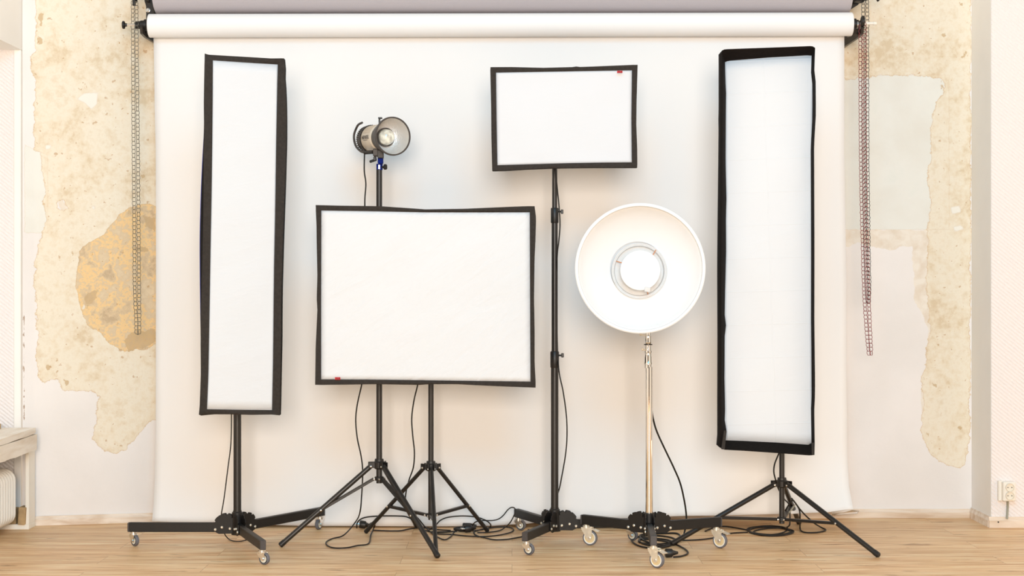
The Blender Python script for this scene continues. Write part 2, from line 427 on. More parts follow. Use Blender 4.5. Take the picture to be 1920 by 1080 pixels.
R_BLU=[(1500,140),(1780,140),(1780,431),(1500,431)]
R_GRY=[(1500,431),(1745,431),(1748,800),(1733,800),(1727,760),(1729,700),(1735,690),(1740,620),(1730,590),(1713,560),(1714,520),(1710,490),(1711,462),(1690,462),(1668,470),(1655,466),(1635,462),(1610,455),(1590,462),(1500,460)]
CHIP=[[(144,185),(157,175),(184,173),(182,195),(171,206),(160,195)],[(85,272),(97,270),(95,279),(85,282)],[(172,385),(180,386),(179,393),(171,393)],[(153,579),(158,570),(160,574),(156,584)],[(1782,388),(1800,385),(1802,398),(1785,402)],[(1787,425),(1803,422),(1808,430),(1790,435)]]
CHIPG=[(108,378),(116,374),(122,382),(127,390),(120,397),(110,390)]
DARK=[(270,405),(292,410),(292,435),(275,425)],[(232,640),(250,620),(268,622),(292,612),(292,640),(275,650),(240,660)],[(156,560),(165,548),(185,540),(178,560),(165,580)],[(250,462),(275,464),(276,470),(250,470)],[(120,712),(126,714),(129,722),(123,721)],[(1799,7),(1805,6),(1807,11),(1801,14)],[(1765,66),(1772,62),(1774,68),(1768,70)],[(1806,102),(1812,96),(1810,104),(1805,110)],[(1762,150),(1766,150),(1770,160),(1766,165)],[(1761,548),(1764,548),(1764,553),(1761,552)],[(1748,718),(1758,719),(1756,726),(1750,726)],[(1756,643),(1760,642),(1761,650),(1757,649)],[(1797,796),(1802,800),(1799,806)],[(240,395),(250,398),(246,402),(240,400)],[(262,330),(272,328),(268,338)],[(1738,812),(1741,810),(1741,818)],[(86,685),(95,684),(94,692),(87,692)],[(72,30),(80,28),(80,50),(74,48)],[(73,70),(79,72),(78,80),(72,80)],[(135,470),(138,472),(137,482),(133,480)]
RUST=[(43.2,585),(45.2,585),(45.4,700),(45.2,740),(46.4,780),(44.5,790),(43.2,770),(43.8,735),(43,680)]
def build_back_wall():
    xs=[42+3.5*i for i in range(0,77)]+[320,500,800,1100,1400,1560]+[1573+3.5*i for i in range(0,72)]
    xs=[x for x in xs if x<1822]+[1823]
    ys=[-150+ 4.0*i for i in range(0,282)]
    me=bpy.data.meshes.new('wall_back'); vs=[];fs=[]
    att={k:[] for k in('ochre','brown','blue','grey','chip','dark','rust')}
    for y in ys:
        for x in xs:
            D=wallD(x); p=P(x,y,D)
            if y>=970: p.z=max(-.02,p.z)
            vs.append(tuple(p))
            k=D/F_
            if 300<x<1560:
                for q in att: att[q].append(-.5)
                continue
            Lf=x<900
            o=sd_poly(x,y,L_OCH if Lf else R_OCH); br=sd_poly(x,y,L_BRN) if Lf else -300
            bl=sd_poly(x,y,L_BLU if Lf else R_BLU); gr=sd_poly(x,y,R_GRY) if not Lf else sd_poly(x,y,CHIPG)
            if Lf: o=min(o,-gr) if gr>-12 else o
            ch=max(sd_poly(x,y,c) for c in CHIP); dk=max(sd_poly(x,y,c) for c in DARK); ru=sd_poly(x,y,RUST) if Lf and x<60 else -60
            for q,val in zip(('ochre','brown','blue','grey','chip','dark','rust'),(o,br,bl,gr,ch,dk,ru)): att[q].append(max(-.5,min(.5,val*k)))
    nx=len(xs)
    for j in range(len(ys)-1):
        for i in range(nx-1): fs.append((j*nx+i,(j+1)*nx+i,(j+1)*nx+i+1,j*nx+i+1))
    me.from_pydata(vs,[],fs); me.update()
    for q in att:
        a=me.attributes.new(q,'FLOAT','POINT'); a.data.foreach_set('value',att[q])
    me.materials.append(M['old_plaster']); me.polygons.foreach_set('use_smooth',[True]*len(me.polygons))
    o=bpy.data.objects.new('wall_back',me); COL.objects.link(o); struct(o)
build_back_wall()
ZT=3.0
fl=MB(); fl.box((0,3.4,-.05),(9,10.4,.1)); struct(fl.build('floor','floor_wood',smooth=False))
XR=2.331; YP=7.45
# right return of the recess and the wallpapered pier
b=MB(); b.add([(XR,YP,0),(XR,7.765,0),(XR,7.765,ZT),(XR,YP,ZT)],[(0,1,2,3)]); b.box((XR+.06,(YP+.004+7.8)/2,ZT/2),(.118,7.8-YP-.004,ZT)); struct(b.build('wall_right','plain_white',smooth=False))
b=MB(); b.box((XR+.75,YP+.05,ZT/2),(1.494,.1,ZT)); struct(b.build('wall_pier','wallpaper',smooth=False))
XL=-2.40; YL=7.49
b=MB(); b.box((XL-.35,YL+.06,1.165),(.70-.07,.12,2.33)); struct(b.build('wall_niche','wallpaper',smooth=False))
b=MB(); b.box((XL-.018,YL+.055,1.165),(.036,.13,2.33),bev=.004); struct(b.build('trim_1','plain_white'))
b=MB(); b.box((XL-.35,YL-1.9,2.33+.4),(.70,4.04,.8)); struct(b.build('wall_left','plain_white',smooth=False))
b=MB(); b.box((XL-.75,YL-1.9,1.2),(.1,4.04,2.4)); struct(b.build('wall_niche_side','plain_white',smooth=False))
# baseboards: real moulded strips following the walls
def baseboard(name,pts,hgt=.045,th=.014,splay=V(0,-1,0)):
    m=MB(); prof=[(0,0),(th,0),(th,hgt*.62),(th*.55,hgt*.86),(th*.5,hgt),(0,hgt)]
    for (p,q) in zip(pts,pts[1:]):
        p=V(*p,0);q=V(*q,0); d=(q-p).normalized(); n=V(d.y,-d.x,0)
        vs=[p+n*a+V(0,0,z) for a,z in prof]+[q+n*a+V(0,0,z) for a,z in prof]; k=len(prof)
        m.add(vs,[tuple(range(k)),tuple(range(k,2*k))]+[(i,(i+1)%k,k+(i+1)%k,k+i) for i in range(k)])
    return struct(m.build(name,'baseboard_wood',smooth=False))
def wx(px): D=wallD(px); return ((px-CX)*D/F_,D)
baseboard('baseboard_left',[wx(60),wx(290),wx(700)])
baseboard('baseboard_back',[wx(700),wx(1590),(XR-.006,7.765)])
baseboard('baseboard_right',[(XR,7.755),(XR,YP)],.052)
baseboard('baseboard_pier',[(XR-.012,YP),(XR+1.4,YP)],.052)

# ------------------------------------------------------------------ backdrop rolls
RD=7.36
def roll():
    p0=P(280,48.5,RD); p1=P(1597,45.5,RD); L=(p1-p0).length; r=.0562
    t=thing('paper_backdrop','white paper backdrop hanging from its roll behind all the lamp stands','backdrop',(0,RD,p0.z))
    m=MB(); m.lathe([(0,.031),(0,r-.002),(.002,r),(L-.002,r),(L,r-.002),(L,.031)],p0,p1-p0,64); m.build('paper_roll','paper',t)
    d=(p1-p0).normalized()
    m=MB(); m.lathe([(-.004,.026),(-.004,.031),(L+.004,.031),(L+.004,.026)],p0,d,40); m.build('core_tube','core',t)
    # hanging sheet: leaves the roll at its back, falls straight, kicks forward at the hem
    left=[(288,70),(289,120),(290,200),(292,280),(292.5,500),(292,800),(290,900),(288,945),(285,978)]
    right=[(1583,70),(1583,120),(1583,200),(1583,280),(1587,540),(1587,700),(1589,860),(1592,915),(1600,956)]
    hem=[(0,978),(.08,981.5),(.24,986),(.4,987),(.48,986),(.52,983),(.58,976),(.66,972),(.78,967),(.9,964),(.955,961),(1,955)]
    DP=7.45
    def ev(poly,y):
        for (x0,y0),(x1,y1) in zip(poly,poly[1:]):
            if y<=y1: return lerp(x0,x1,(y-y0)/(y1-y0)) if y>y0 else x0
        return poly[-1][0]
    def hv(u):
        for (a,ya),(b2,yb) in zip(hem,hem[1:]):
            if u<=b2:
                t_=(u-a)/(b2-a); t_=t_*t_*(3-2*t_); return lerp(ya,yb,t_)
        return 955
    def fn(u,v):
        if v<.04:                        # wraps on to the back of the roll
            a=v/.04; y=lerp(48,72,a); x=lerp(ev(left,70),ev(right,70),u)
            return P(x,y,RD+.0575)
        vv=(v-.04)/.96; y=lerp(72,hv(u),vv)
        x=lerp(ev(left,y*978/max(hv(0),1)),ev(right,min(956,y*956/hv(u))),u)
        kick=max(0,(vv-.86)/.14)**2*(.05*max(0,1-u/.12)+.115*max(0,(u-.5)/.5))
        D=lerp(RD+.0575,DP,min(1,vv*3))-kick+.004*math.sin(u*7+1)*vv
        q=P(x,y,D); return q
    m=MB(); m.grid(90,110,fn)
    sh=m.build('paper_sheet','paper',t)
    md=sh.modifiers.new('t','SOLIDIFY'); md.thickness=.0012
    # the small turned-back corner at the right foot of the sheet
    a=P(1560,960,7.40); b_=P(1597,956,7.36); c_=P(1611,958,7.50); d_=P(1607,963.5,7.5); e_=P(1560,966.5,7.44)
    m=MB(); m.add([a,b_,c_,d_,e_],[(0,1,2,3,4)]); o=m.build('curled_corner','paper',t); md=o.modifiers.new('t','SOLIDIFY'); md.thickness=.0012
    return t
roll()
def grey_roll():
    D=7.42; p0=P(294,-20,D); p1=P(1591,-21.5,D); L=(p1-p0).length; r=.122
    t=thing('grey_backdrop_roll','thick grey paper backdrop roll above the white roll','backdrop',p0)
    m=MB(); m.lathe([(0,.031),(0,r-.002),(.002,r),(L-.002,r),(L,r-.002),(L,.031)],p0,p1-p0,72); m.build('paper_roll','grey_paper',t)
    m=MB(); m.lathe([(-.004,.026),(-.004,.031),(L+.004,.031),(L+.004,.026)],p0,(p1-p0),40); m.build('core_tube','core',t)
    for px,s in((294,-1),(1591,1)):
        q=P(px,-20,D); m=MB(); m.cyl(q,q+V(s*.05,0,0),.027,.022); m.build('core_plug','black_plastic',t)
grey_roll()
# wall hooks that carry both rolls
def hook(side):
    s=-1 if side=='left' else 1
    px=283 if s<0 else 1600
    X=P(px,40,7.45).x+ s*.012
    t=thing('backdrop_wall_bracket','black metal wall bracket with hooks carrying the %s ends of the rolls'%side,'bracket',(X,7.6,2.3))
    wy=wallD(px)
    zt=P(px,-120,wy).z; zb=P(px,68,7.5).z
    m=MB(); m.box((X,wy-.012,(zt+zb)/2),(.03,.022,zt-zb),bev=.003); m.build('wall_plate','black_metal',t)
    for (z,yy,r) in((P(0,47,RD).z,RD,.062),(P(0,-20,7.42).z,7.42,.07)):
        m=MB()
        # hooked arm: from wall plate forward, dropping under the core plug
        poly=[(wy-.02-yy,.035),(wy-.02-yy,-.052),(.03,-.056),(-.05,-.05),(-.06,-.022),(-.052,-.006),(-.034,-.03),(.0,-.036),(.034,-.03),(.05,.0),(.06,.03)]
        m.prism(poly,(X,yy,z),(0,1,0),(0,0,1),.012)
        m.build('hook_arm','black_metal',t)
        m=MB(); m.cyl((X-.012,yy+.09,z+.0),(X+.012,yy+.09,z+.0),.009,seg=14); m.build('bolt','steel',t)
    # outward bent cheek seen below the roll end
    q0=P(273,42,7.36) if s<0 else P(1617,44,7.36)
    q1=P(290,70,7.45) if s<0 else P(1593,68,7.45)
    m=MB(); pl=[(P(272,40,7.38)),(P(279,44,7.38)),(P(279,52,7.38)),(P(285,69,7.40)),(P(275,69,7.40)),(P(274,60,7.40)),(P(263,54,7.38)),(P(263,44,7.38))] if s<0 else [P(1598,54,7.38),P(1617,51,7.38),P(1617,57,7.38),P(1593,68,7.40),P(1590,68,7.4)]
    m.add([p for p in pl]+[p+V(0,.03,0) for p in pl],[tuple(range(len(pl))),tuple(range(len(pl),2*len(pl)))]+[(i,(i+1)%len(pl),len(pl)+(i+1)%len(pl),len(pl)+i) for i in range(len(pl))]); m.build('cheek_plate','black_metal',t)
    if s<0:
        pl=[(272,-60),(287,-60),(287,26),(290,34),(290,40),(276,68),(274,62),(274,12),(271,2)]
    else:
        pl=[(1594,-60),(1622,-60),(1620,4),(1611,6),(1609,9),(1596,17),(1592,17)]
    pl=[P(x,y,7.47) for x,y in pl]; k=len(pl); m=MB(); m.add(pl+[p+V(0,.02,0) for p in pl],[tuple(range(k)),tuple(range(k,2*k))]+[(i,(i+1)%k,k+(i+1)%k,k+i) for i in range(k)]); m.build('side_plate','black_metal',t)
    if s<0:
        m=MB(); m.lathe([(0,.011),(.003,.011),(.004,.008),(.009,.007)],P(277.5,19,7.468),(0,-1,0),18,True); m.build('bolt','steel',t)
        m=MB(); m.lathe([(0,.008),(.004,.006)],P(275.5,46,7.372),(0,-1,0),14,True); m.build('bolt','steel',t)
    return t
hook('left'); hook('right')
# core drives
t=thing('roll_clamp_knob','black clamp with steel shaft and round knob at the white roll left end','knob',P(260,47,RD))
a=P(279,47,RD); m=MB(); m.lathe([(0,.028),(.012,.028),(.014,.022),(.03,.022),(.034,.019),(.055,.019),(.058,.012)],P(276,47,RD),(-1,0,0),24,True); m.build('core_plug','black_plastic',t)
m=MB(); m.cyl(P(262,47,RD),P(237,46.8,RD),.0065,seg=16); m.build('shaft','steel',t)
m=MB(); m.lathe([(0,.007),(.010,.009),(.013,.018),(.017,.0195),(.022,.018),(.024,.01)],P(238.5,46.8,RD),(-1,0,0),24,True); m.build('knob','black_plastic',t)
t=thing('roll_drive','black and steel drive with a pale pin at the white roll right end','knob',P(1606,45,RD))
m=MB(); m.lathe([(0,.026),(.018,.026),(.02,.02),(.03,.02)],P(1597.5,45,RD),(1,0,0),24,True); m.build('core_plug','black_plastic',t)
m=MB(); m.lathe([(0,.012),(.002,.021),(.008,.021),(.01,.014),(.014,.014),(.016,.02),(.021,.02),(.023,.012)],P(1605,46,RD),(1,0,0),24,True); m.build('sprocket','steel',t)
m=MB(); m.cyl(P(1612,44,RD),P(1638,44,RD),.0072,.0072,16); m.cyl(P(1638,44,RD),P(1643.5,44,RD),.009,.007,16); m.build('pin','white_plastic',t)
m=MB(); m.lathe([(0,.01),(.004,.024),(.016,.024),(.02,.01)],P(1613.5,40,7.3),(1,0,0),20,True); m.build('chain_wheel','black_plastic',t)
t=thing('roll_chain_drive','black chain drive on the grey roll, above the grey chain','knob',P(262,-12,7.38))
m=MB(); m.cyl(P(286,-14,7.42),P(247,-14,7.42),.0065,seg=14); m.build('shaft','steel',t)
m=MB(); m.lathe([(0,.01),(.003,.05),(.012,.05),(.015,.01)],P(249.5,-14,7.4),(1,0,0),28,True); m.build('chain_wheel','black_plastic',t)
m=MB(); m.box(P(251.5,3,7.36),(.016,.012,.04),bev=.003); m.build('chain_guide','black_plastic',t)
t=thing('roll_chain_drive','black chain drive on the grey roll, above the black chain','knob',P(1620,-12,7.38))
m=MB(); m.cyl(P(1597,-16,7.42),P(1644,-16,7.42),.0065,seg=14); m.build('shaft','steel',t)
m=MB(); m.lathe([(0,.01),(.003,.045),(.012,.045),(.015,.01)],P(1620,-16,7.4),(1,0,0),28,True); m.build('chain_wheel','black_plastic',t)
m=MB(); m.box(P(1608,-2,7.4),(.035,.05,.03),bev=.004); m.build('clamp','black_plastic',t)
m=MB(); m.lathe([(0,.007),(.008,.018),(.014,.05),(.02,.045),(.022,.01)],P(1641,-16,7.42),(1,0,0),20,True); m.build('knob','black_plastic',t)

# bead-like ladder chains
def strand(m,pts,D,w=.0175,pitch=.0192,r=.0015,flip=0,dd=0.0):
    path=spline([P(x,y,D) for x,y in pts],12)
    L=[0]
    for a,b_ in zip(path,path[1:]): L.append(L[-1]+(b_-a).length)
    n=int(L[-1]/pitch); pos=[]; j=0
    for i in range(n+1):
        s=i*L[-1]/n
        while j<len(L)-2 and L[j+1]<s: j+=1
        pos.append(path[j].lerp(path[j+1],(s-L[j])/max(1e-9,L[j+1]-L[j])))
    for i in range(n):
        a,b_=pos[i],pos[i+1]; d=b_-a; x=V(1,0,0); y=V(0,1,0)
        tw=random.uniform(-.5,.5); side=(x*math.cos(tw)+y*math.sin(tw))
        k0,k1=(.30,.40) if (i+flip)%2 else (.40,.30)
        bow=.5
        q=[a-side*w*k0,a+d*.5-side*w*bow,b_-side*w*.34,b_+side*w*.34,a+d*.5+side*w*bow,a+side*w*k0]
        q=[p+y*random.uniform(-.001,.001) for p in q]
        m.tube(q,r,5,True)
        if i%1==0: m.cyl(a-side*w*.42,a+side*w*.42,r*1.15,seg=5)
m=MB(); strand(m,[(249,2),(249.3,90),(250.5,270),(252,450),(252.7,540),(255.3,600),(256,626)],7.36); strand(m,[(256,3),(256.5,90),(258.5,270),(260,450),(260.7,540),(261,600),(261,626)],7.34,flip=1)
m.tube([P(256,626,7.36),P(258.5,627.5,7.35),P(261,626,7.34)],.0018,6)
tag(m.build('pull_chain','chain_grey'),'grey looped pull chain hanging at the left of the paper backdrop','chain')
m=MB(); strand(m,[(1618.5,0),(1618.5,60),(1619,270),(1622,450),(1625,540),(1627,568)],7.40); strand(m,[(1626,0),(1626,60),(1626.5,270),(1628.5,450),(1630,540),(1628.5,569)],7.39,flip=1)
tag(m.build('pull_chain','chain_black'),'black looped pull chain at the right, the shorter one hanging behind the red chain','chain')
m=MB(); strand(m,[(1617,42),(1613.5,60),(1613.5,200),(1615,350),(1617.5,450),(1620,540),(1625,620),(1629.5,666)],7.33); strand(m,[(1620.5,42),(1621.5,60),(1621.5,200),(1623,350),(1625.5,450),(1628,540),(1631.5,620),(1633.5,666)],7.32,flip=1)
tag(m.build('pull_chain','chain_red'),'dark red looped pull chain at the right, the longest of the chains','chain')

# ------------------------------------------------------------------ light modifiers
def resample(poly,n):
    L=[0]
    for (a,b_),(c,d) in zip(poly,poly[1:]): L.append(L[-1]+math.hypot(c-a,d-b_))
    out=[];j=0
    for i in range(n):
        s=L[-1]*i/n
        while j<len(L)-2 and L[j+1]<s: j+=1
        t=(s-L[j])/max(1e-9,L[j+1]-L[j]); out.append((lerp(poly[j][0],poly[j+1][0],t),lerp(poly[j][1],poly[j+1][1],t)))
    return out
def flash_head(root,c,pole,mat='lamp_dark'):
    # the lamp body behind the box (partly a look-through from the side), clamped on to the pole
    m=MB(); m.lathe([(0,.085),(.012,.085),(.012,.066),(.02,.062),(.26,.062),(.27,.055)],c,(0,1,0),32,True)
    hd=m.build('flash_head',mat,root)
    m=MB(); m.box((c.x,pole.y,c.z-.085),(.045,.05,.055),bev=.004); m.cyl((c.x,pole.y,c.z-.17),(c.x,pole.y,c.z-.10),.02,seg=18); m.build('tilt_bracket','black_metal',root)
    m=MB(); m.cyl((c.x+.02,pole.y,c.z-.09),(c.x+.055,pole.y,c.z-.09),.005,seg=10); m.cyl((c.x+.05,pole.y,c.z-.09),(c.x+.065,pole.y,c.z-.09),.016,seg=12); m.build('knob','black_plastic',root)
def softbox(name,label,outer,inner,Dc,depth,pole,back_c,mats,recess=0.0,bulge=(0,0,0,0),piping=False,n=36,inner_off=.004,frame_th=.014):
    frame_m,body_m,fab=mats
    cen=P(sum(p[0] for e in outer for p in e)/sum(len(e) for e in outer),sum(p[1] for e in outer for p in e)/sum(len(e) for e in outer),sum(Dc)/4)
    C=Vector(back_c)
    root=thing(name,label,'softbox',(pole.x,pole.y,C.z))
    O=[];I=[];B=[]
    for s in range(4):
        ro=resample(outer[s],n); ri=resample(inner[s],n)
        for k in range(n):
            t=k/n; D=lerp(Dc[s],Dc[(s+1)%4],t)
            O.append(P(*ro[k],D)); I.append(P(*ri[k],D+inner_off+recess)); B.append(bulge[s]*math.sin(PI*t)+ (abs(bulge[s])*.25*math.sin(9*t+s) if bulge[s] else 0))
    K=4*n
    def ring(m,rings):
        vs=[p for r in rings for p in r]; fs=[]
        for a in range(len(rings)-1):
            for k in range(K): fs.append((a*K+k,a*K+(k+1)%K,(a+1)*K+(k+1)%K,(a+1)*K+k))
        m.add(vs,fs)
    outv=[]
    cc=V(cen.x,0,cen.z)
    for s in range(4):
        for k in range(n):
            outv.append([V(0,0,1),V(1,0,0),V(0,0,-1),V(-1,0,0)][s])
    m=MB()
    back=[p+V(0,frame_th,0) for p in O]
    mid=[O[k].lerp(I[k],.5)+V(0,-.003,0)+V(0,.0025*noise.noise(O[k]*30),0) for k in range(K)] if not recess else [O[k].lerp(I[k],.12) for k in range(K)]
    ring(m,[[p+V(0,.006,0) for p in I],I,mid,[O[k]+V(0,.001,0) for k in range(K)],[O[k]+outv[k]*.0012+V(0,.006,0) for k in range(K)],back])
    fr=m.build('fabric_rim',frame_m,root,angle=60)
    # front fabric: Coons patch with gentle sag
    tp=I[0:n]+[I[n]]; rt=I[n:2*n]+[I[2*n]]; bt=(I[2*n:3*n]+[I[3*n]])[::-1]; lf=(I[3*n:]+[I[0]])[::-1]
    def coons(u,v):
        i=int(round(u*n)); j=int(round(v*n))
        a=tp[i].lerp(bt[i],v)+lf[j].lerp(rt[j],u)
        q=tp[0].lerp(tp[n],u).lerp(bt[0].lerp(bt[n],u),v)
        r=a-q; e=min(u,1-u,v,1-v)*8; e=min(1,e)
        r.y+=.002+e*(.006*noise.noise(V(r.x*5,1,r.z*5)))
        return r
    m=MB(); m.grid(n,n,coons); o=m.build('front_fabric',fab,root,angle=80)
    md=o.modifiers.new('t','SOLIDIFY'); md.thickness=.001
    # tapered fabric body to the speed ring
    sq=[]
    for k in range(K):
        v=O[k]-cen; a=math.atan2(v.z,v.x); sq.append(C+V(math.cos(a)*.095,0,math.sin(a)*.095))
    def blend(t,bul):
        rr=[]
        for k in range(K):
            p=back[k].lerp(sq[k],t); sh=.45 if t<.8 else 0
            p=p+ (back[k]-sq[k])*(t*(1-t))*.35
            p.y=lerp(back[k].y,C.y,t)
            rr.append(p+outv[k]*B[k]*bul)
        return rr
    m=MB(); ring(m,[[back[k]-outv[k]*.001+V(0,-.004,0) for k in range(K)],[back[k]+outv[k]*B[k]*.6+V(0,.004,0) for k in range(K)],[back[k]+outv[k]*B[k]+V(0,.03,0) for k in range(K)],blend(.12,.8),blend(.3,.4),blend(.6,0),blend(.85,0),sq])
    m.build('fabric_body',body_m,root,angle=60)
    if piping:
        m=MB(); q=[back[k]+outv[k]*(B[k]+.0015)+V(0,.036,0) for k in range(3*n,4*n)]; m.tube(q,.0022,6); m.build('seam_piping','blue_trim',root)
    flash_head(root,C,pole)
    return root
def logo_label(root,px0,py0,px1,py1,D):
    a=P(px0,py0,D);b_=P(px1,py1,D)
    m=MB(); m.box((a+b_)/2,(abs(b_.x-a.x),.002,abs(a.z-b_.z)),bev=.0004); o=m.build('brand_label','red_label',root)
    m=MB(); w=(b_.x-a.x); hh=(a.z-b_.z)
    for i,(x,z,sx,sz) in enumerate(((.2,.5,.05,.6),(.3,.72,.14,.12),(.3,.4,.1,.12),(.45,.5,.05,.6),(.55,.3,.14,.12),(.7,.5,.05,.6),(.78,.5,.12,.12),(.86,.5,.05,.6))):
        m.box((a.x+w*x,a.y-.0013,b_.z+hh*z),(w*sx,.0006,hh*sz))
    m.build('label_lettering','label_ink',o,smooth=False)

# ---- stands
def caster(root,tip,ztop,R,fork_mat,tire_mat,hub_mat,swing,brake=False,w=.018):
    """swivel caster: tip = xy point on the floor under the stem, swing = trailing direction"""
    x,y=tip; sw=V(*swing,0).normalized()
    ax=V(0,0,R)+V(x,y,0)+sw*R*.55
    nrm=V(-sw.y,sw.x,0)
    m=MB(); m.cyl((x,y,ztop-.012),(x,y,ztop+.01),.011,seg=16); m.cyl((x,y,ztop-.016),(x,y,ztop-.006),.016,seg=20)
    for s in(-1,1):
        p=[( -R*.75, ztop-R-.014),(R*.15,ztop-R-.014),(R*.25,0-.001),(.006,-.008),(-.006,-.008),(-R*.35,R*.35)]
        # cheek plate outline (along -sw, up) about the axle
        pts=[(a,b2) for a,b2 in [(.35*R,ztop-R-.012),(-1.15*R+.0,ztop-R-.012),(-1.1*R,ztop-R-.022),(-.22*R,-.28*R),(0,-.34*R),(.25*R,-.2*R),(.34*R,.15*R)]]
        m.prism(pts,ax+nrm*s*(w/2+.003),sw,V(0,0,1),.0022)
    m.box(V(x,y,ztop-.013)+sw*R*.2,(.03,w+.008,.004),Matrix((sw,nrm,V(0,0,1))).transposed())
    c=m.build('caster',fork_mat,root)
    m=MB(); rr=w/2
    m.lathe([(-rr*.8,R*.74),(-rr*.95,R*.86),(-rr*.75,R*.96),(0,R),(rr*.75,R*.96),(rr*.95,R*.86),(rr*.8,R*.74)],ax,nrm,40); m.build('tire',tire_mat,c)
    m=MB(); m.lathe([(-rr*.8,.001),(-rr*.8,R*.2),(-rr*.35,R*.24),(-rr*.4,R*.64),(-rr*.8,R*.70),(-rr*.8,R*.75),(rr*.8,R*.75),(rr*.8,R*.70),(rr*.4,R*.64),(rr*.35,R*.24),(rr*.8,R*.2),(rr*.8,.001)],ax,nrm,36); m.build('wheel',hub_mat,c)
    m=MB(); m.lathe([(-rr*.9,R*.66),(-rr*.98,R*.7),(-rr*.98,R*.77),(-rr*.9,R*.79),(rr*.9,R*.79),(rr*.98,R*.77),(rr*.98,R*.7),(rr*.9,R*.66)],ax,nrm,36); m.build('wheel_rim','white_plastic' if brake else 'black_plastic',c)
    m=MB(); m.cyl(ax-nrm*(rr+.008),ax+nrm*(rr+.008),.0055,seg=6); m.build('axle_nut','steel',c)
    if brake:
        m=MB(); R_=Matrix((sw,nrm,V(0,0,1))).transposed()
        p0=V(x,y,ztop-.02)+sw*R*.55
        m.box(p0,(.045,w+.006,.003),R_); m.box(p0+sw*.032+V(0,0,-.005),(.024,w+.012,.003),R_@Matrix.Rotation(.35,3,'Y')); m.cyl(p0+V(0,0,-.006)-nrm*.014,p0+V(0,0,-.006)+nrm*.014,.004,seg=10); m.build('brake_pedal',fork_mat,c)
def wheeled_base(root,c,tips,zb,zt,R,fork_mat,tire_mat,hub_mat,brake,swings,capmat='grey_cap',w=.028):
    c=V(c[0],c[1],0); zm=(zb+zt)/2
    for tp,swg in zip(tips,swings):
        tp=V(tp[0],tp[1],0); d=(tp-c).normalized()
        m=MB(); m.beam(c+d*.03+V(0,0,zm),tp+d*.018+V(0,0,zm),w,zt-zb,bev=.003); lg=m.build('leg','black_leg',root)
        m=MB(); m.box(tp+d*.02+V(0,0,zm),(w*.98,.008,(zt-zb)*.98),Matrix((V(d.y,-d.x,0),d,V(0,0,1))).transposed(),.002); m.build('end_cap',capmat,lg)
        # toothed hinge plates either side of the leg
        pl=[]; r=.05; n=28
        for k in range(n+1):
            a=PI*.98*k/n; rr=r+.0*k
            notch = (k%6 in (3,)) 
            rad=(r-.009) if notch else r
            pl.append((.052+math.cos(a)*rad*1.05,.012+math.sin(a)*rad))
        pl+= [(.0,-.026),(.08,-.028),(.104,-.016)]
        nrm=V(-d.y,d.x,0)
        m=MB()
        for s in(-1,1): m.prism(pl,c+nrm*s*(w/2+.0035)+V(0,0,zm),d,V(0,0,1),.003)
        m.loose('hinge_plate','black_leg',root)
        m=MB()
        for s in(-1,1):
            for dd,zz in((.096,-.008),(.066,.002),(.030,-.004)):
                q=c+d*dd+V(0,0,zm+zz)
                m.lathe([(0,.006),(.003,.0058),(.005,.0035)],q+nrm*s*(w/2+.005),nrm*s,14,True)
        m.loose('bolt','zinc',root)
        caster(root,(tp.x,tp.y),zb,R,fork_mat,tire_mat,hub_mat,swg,brake)
    m=MB(); m.cyl(c+V(0,0,zb-.012),c+V(0,0,zt+.04),.027,.025,28); m.build('hub','black_leg',root)
def section_collar(root,p,r,h,knobdir=1):
    m=MB(); m.lathe([(-h/2,r*.9),(-h/2+.003,r),(h/2-.004,r),(h/2,r*.86)],p,(0,0,1),28,True); c=m.build('collar','black_plastic',root)
    m=MB(); m.cyl(p+V(knobdir*r*.8,0,h*.25),p+V(knobdir*(r+.012),0,h*.25),.004,seg=8); m.box(p+V(knobdir*(r+.016),0,h*.25),(.012,.008,.02),bev=.002); m.build('locking_knob','black_plastic',c)
def tripod(root,c,feet,z_col,z_low,brace_t,r_leg=.0115,r_pole=.0135,ztop=1.5,low_r=.02):
    c=V(c[0],c[1],0)
    m=MB(); m.cyl(c+V(0,0,max(.02,z_low-.02)),c+V(0,0,ztop),r_pole,seg=24); m.build('pole','black_metal',root)
    m=MB(); m.lathe([(-.02,.018),(-.014,.026),(.012,.027),(.016,.021),(.026,.02)],c+V(0,0,z_col),(0,0,1),24,True)
    m2=MB(); m2.lathe([(-.008,.018),(-.006,.021),(.008,.021),(.010,.018)],c+V(0,0,z_low),(0,0,1),24,True)
    tops=[];bots=[]
    for f in feet:
        f=V(*f,0); d=(f-c).normalized()
        a=c+d*.036+V(0,0,z_col-.004); e=f+V(0,0,r_leg*.8)
        nrm=V(-d.y,d.x,0)
        R_=Matrix((d,nrm,V(0,0,1))).transposed()
        for s in(-1,1): m.box(c+d*.031+nrm*s*.0135+V(0,0,z_col),(.036,.003,.026),R_,.001)
        mm=MB(); mm.cyl(a,e,r_leg,seg=18); lg=mm.build('leg','black_metal',root)
        u=(e-a).normalized()
        mm=MB(); mm.lathe([(-.002,r_leg*1.1),(.022,r_leg*1.12),(.026,r_leg*.8)],e-u*.022,u,18,True); mm.build('foot_cap','black_plastic',lg)
        q=a.lerp(e,brace_t)+V(0,0,.0); l0=c+d*.024+V(0,0,z_low)
        mm=MB()
        mm.beam(l0,q,.019,.013,bev=.002)
        mm.build('brace','black_metal',root)
        mm=MB()
        for s in(-1,1):
            for p in(q,l0,a+u*.004): mm.lathe([(0,.0048),(.002,.0045),(.0035,.002)],p+nrm*s*.0148,nrm*s,12,True)
        mm.loose('rivet','steel',root)
    m.build('collar','black_plastic',root); m2.build('brace_collar','black_plastic',root)

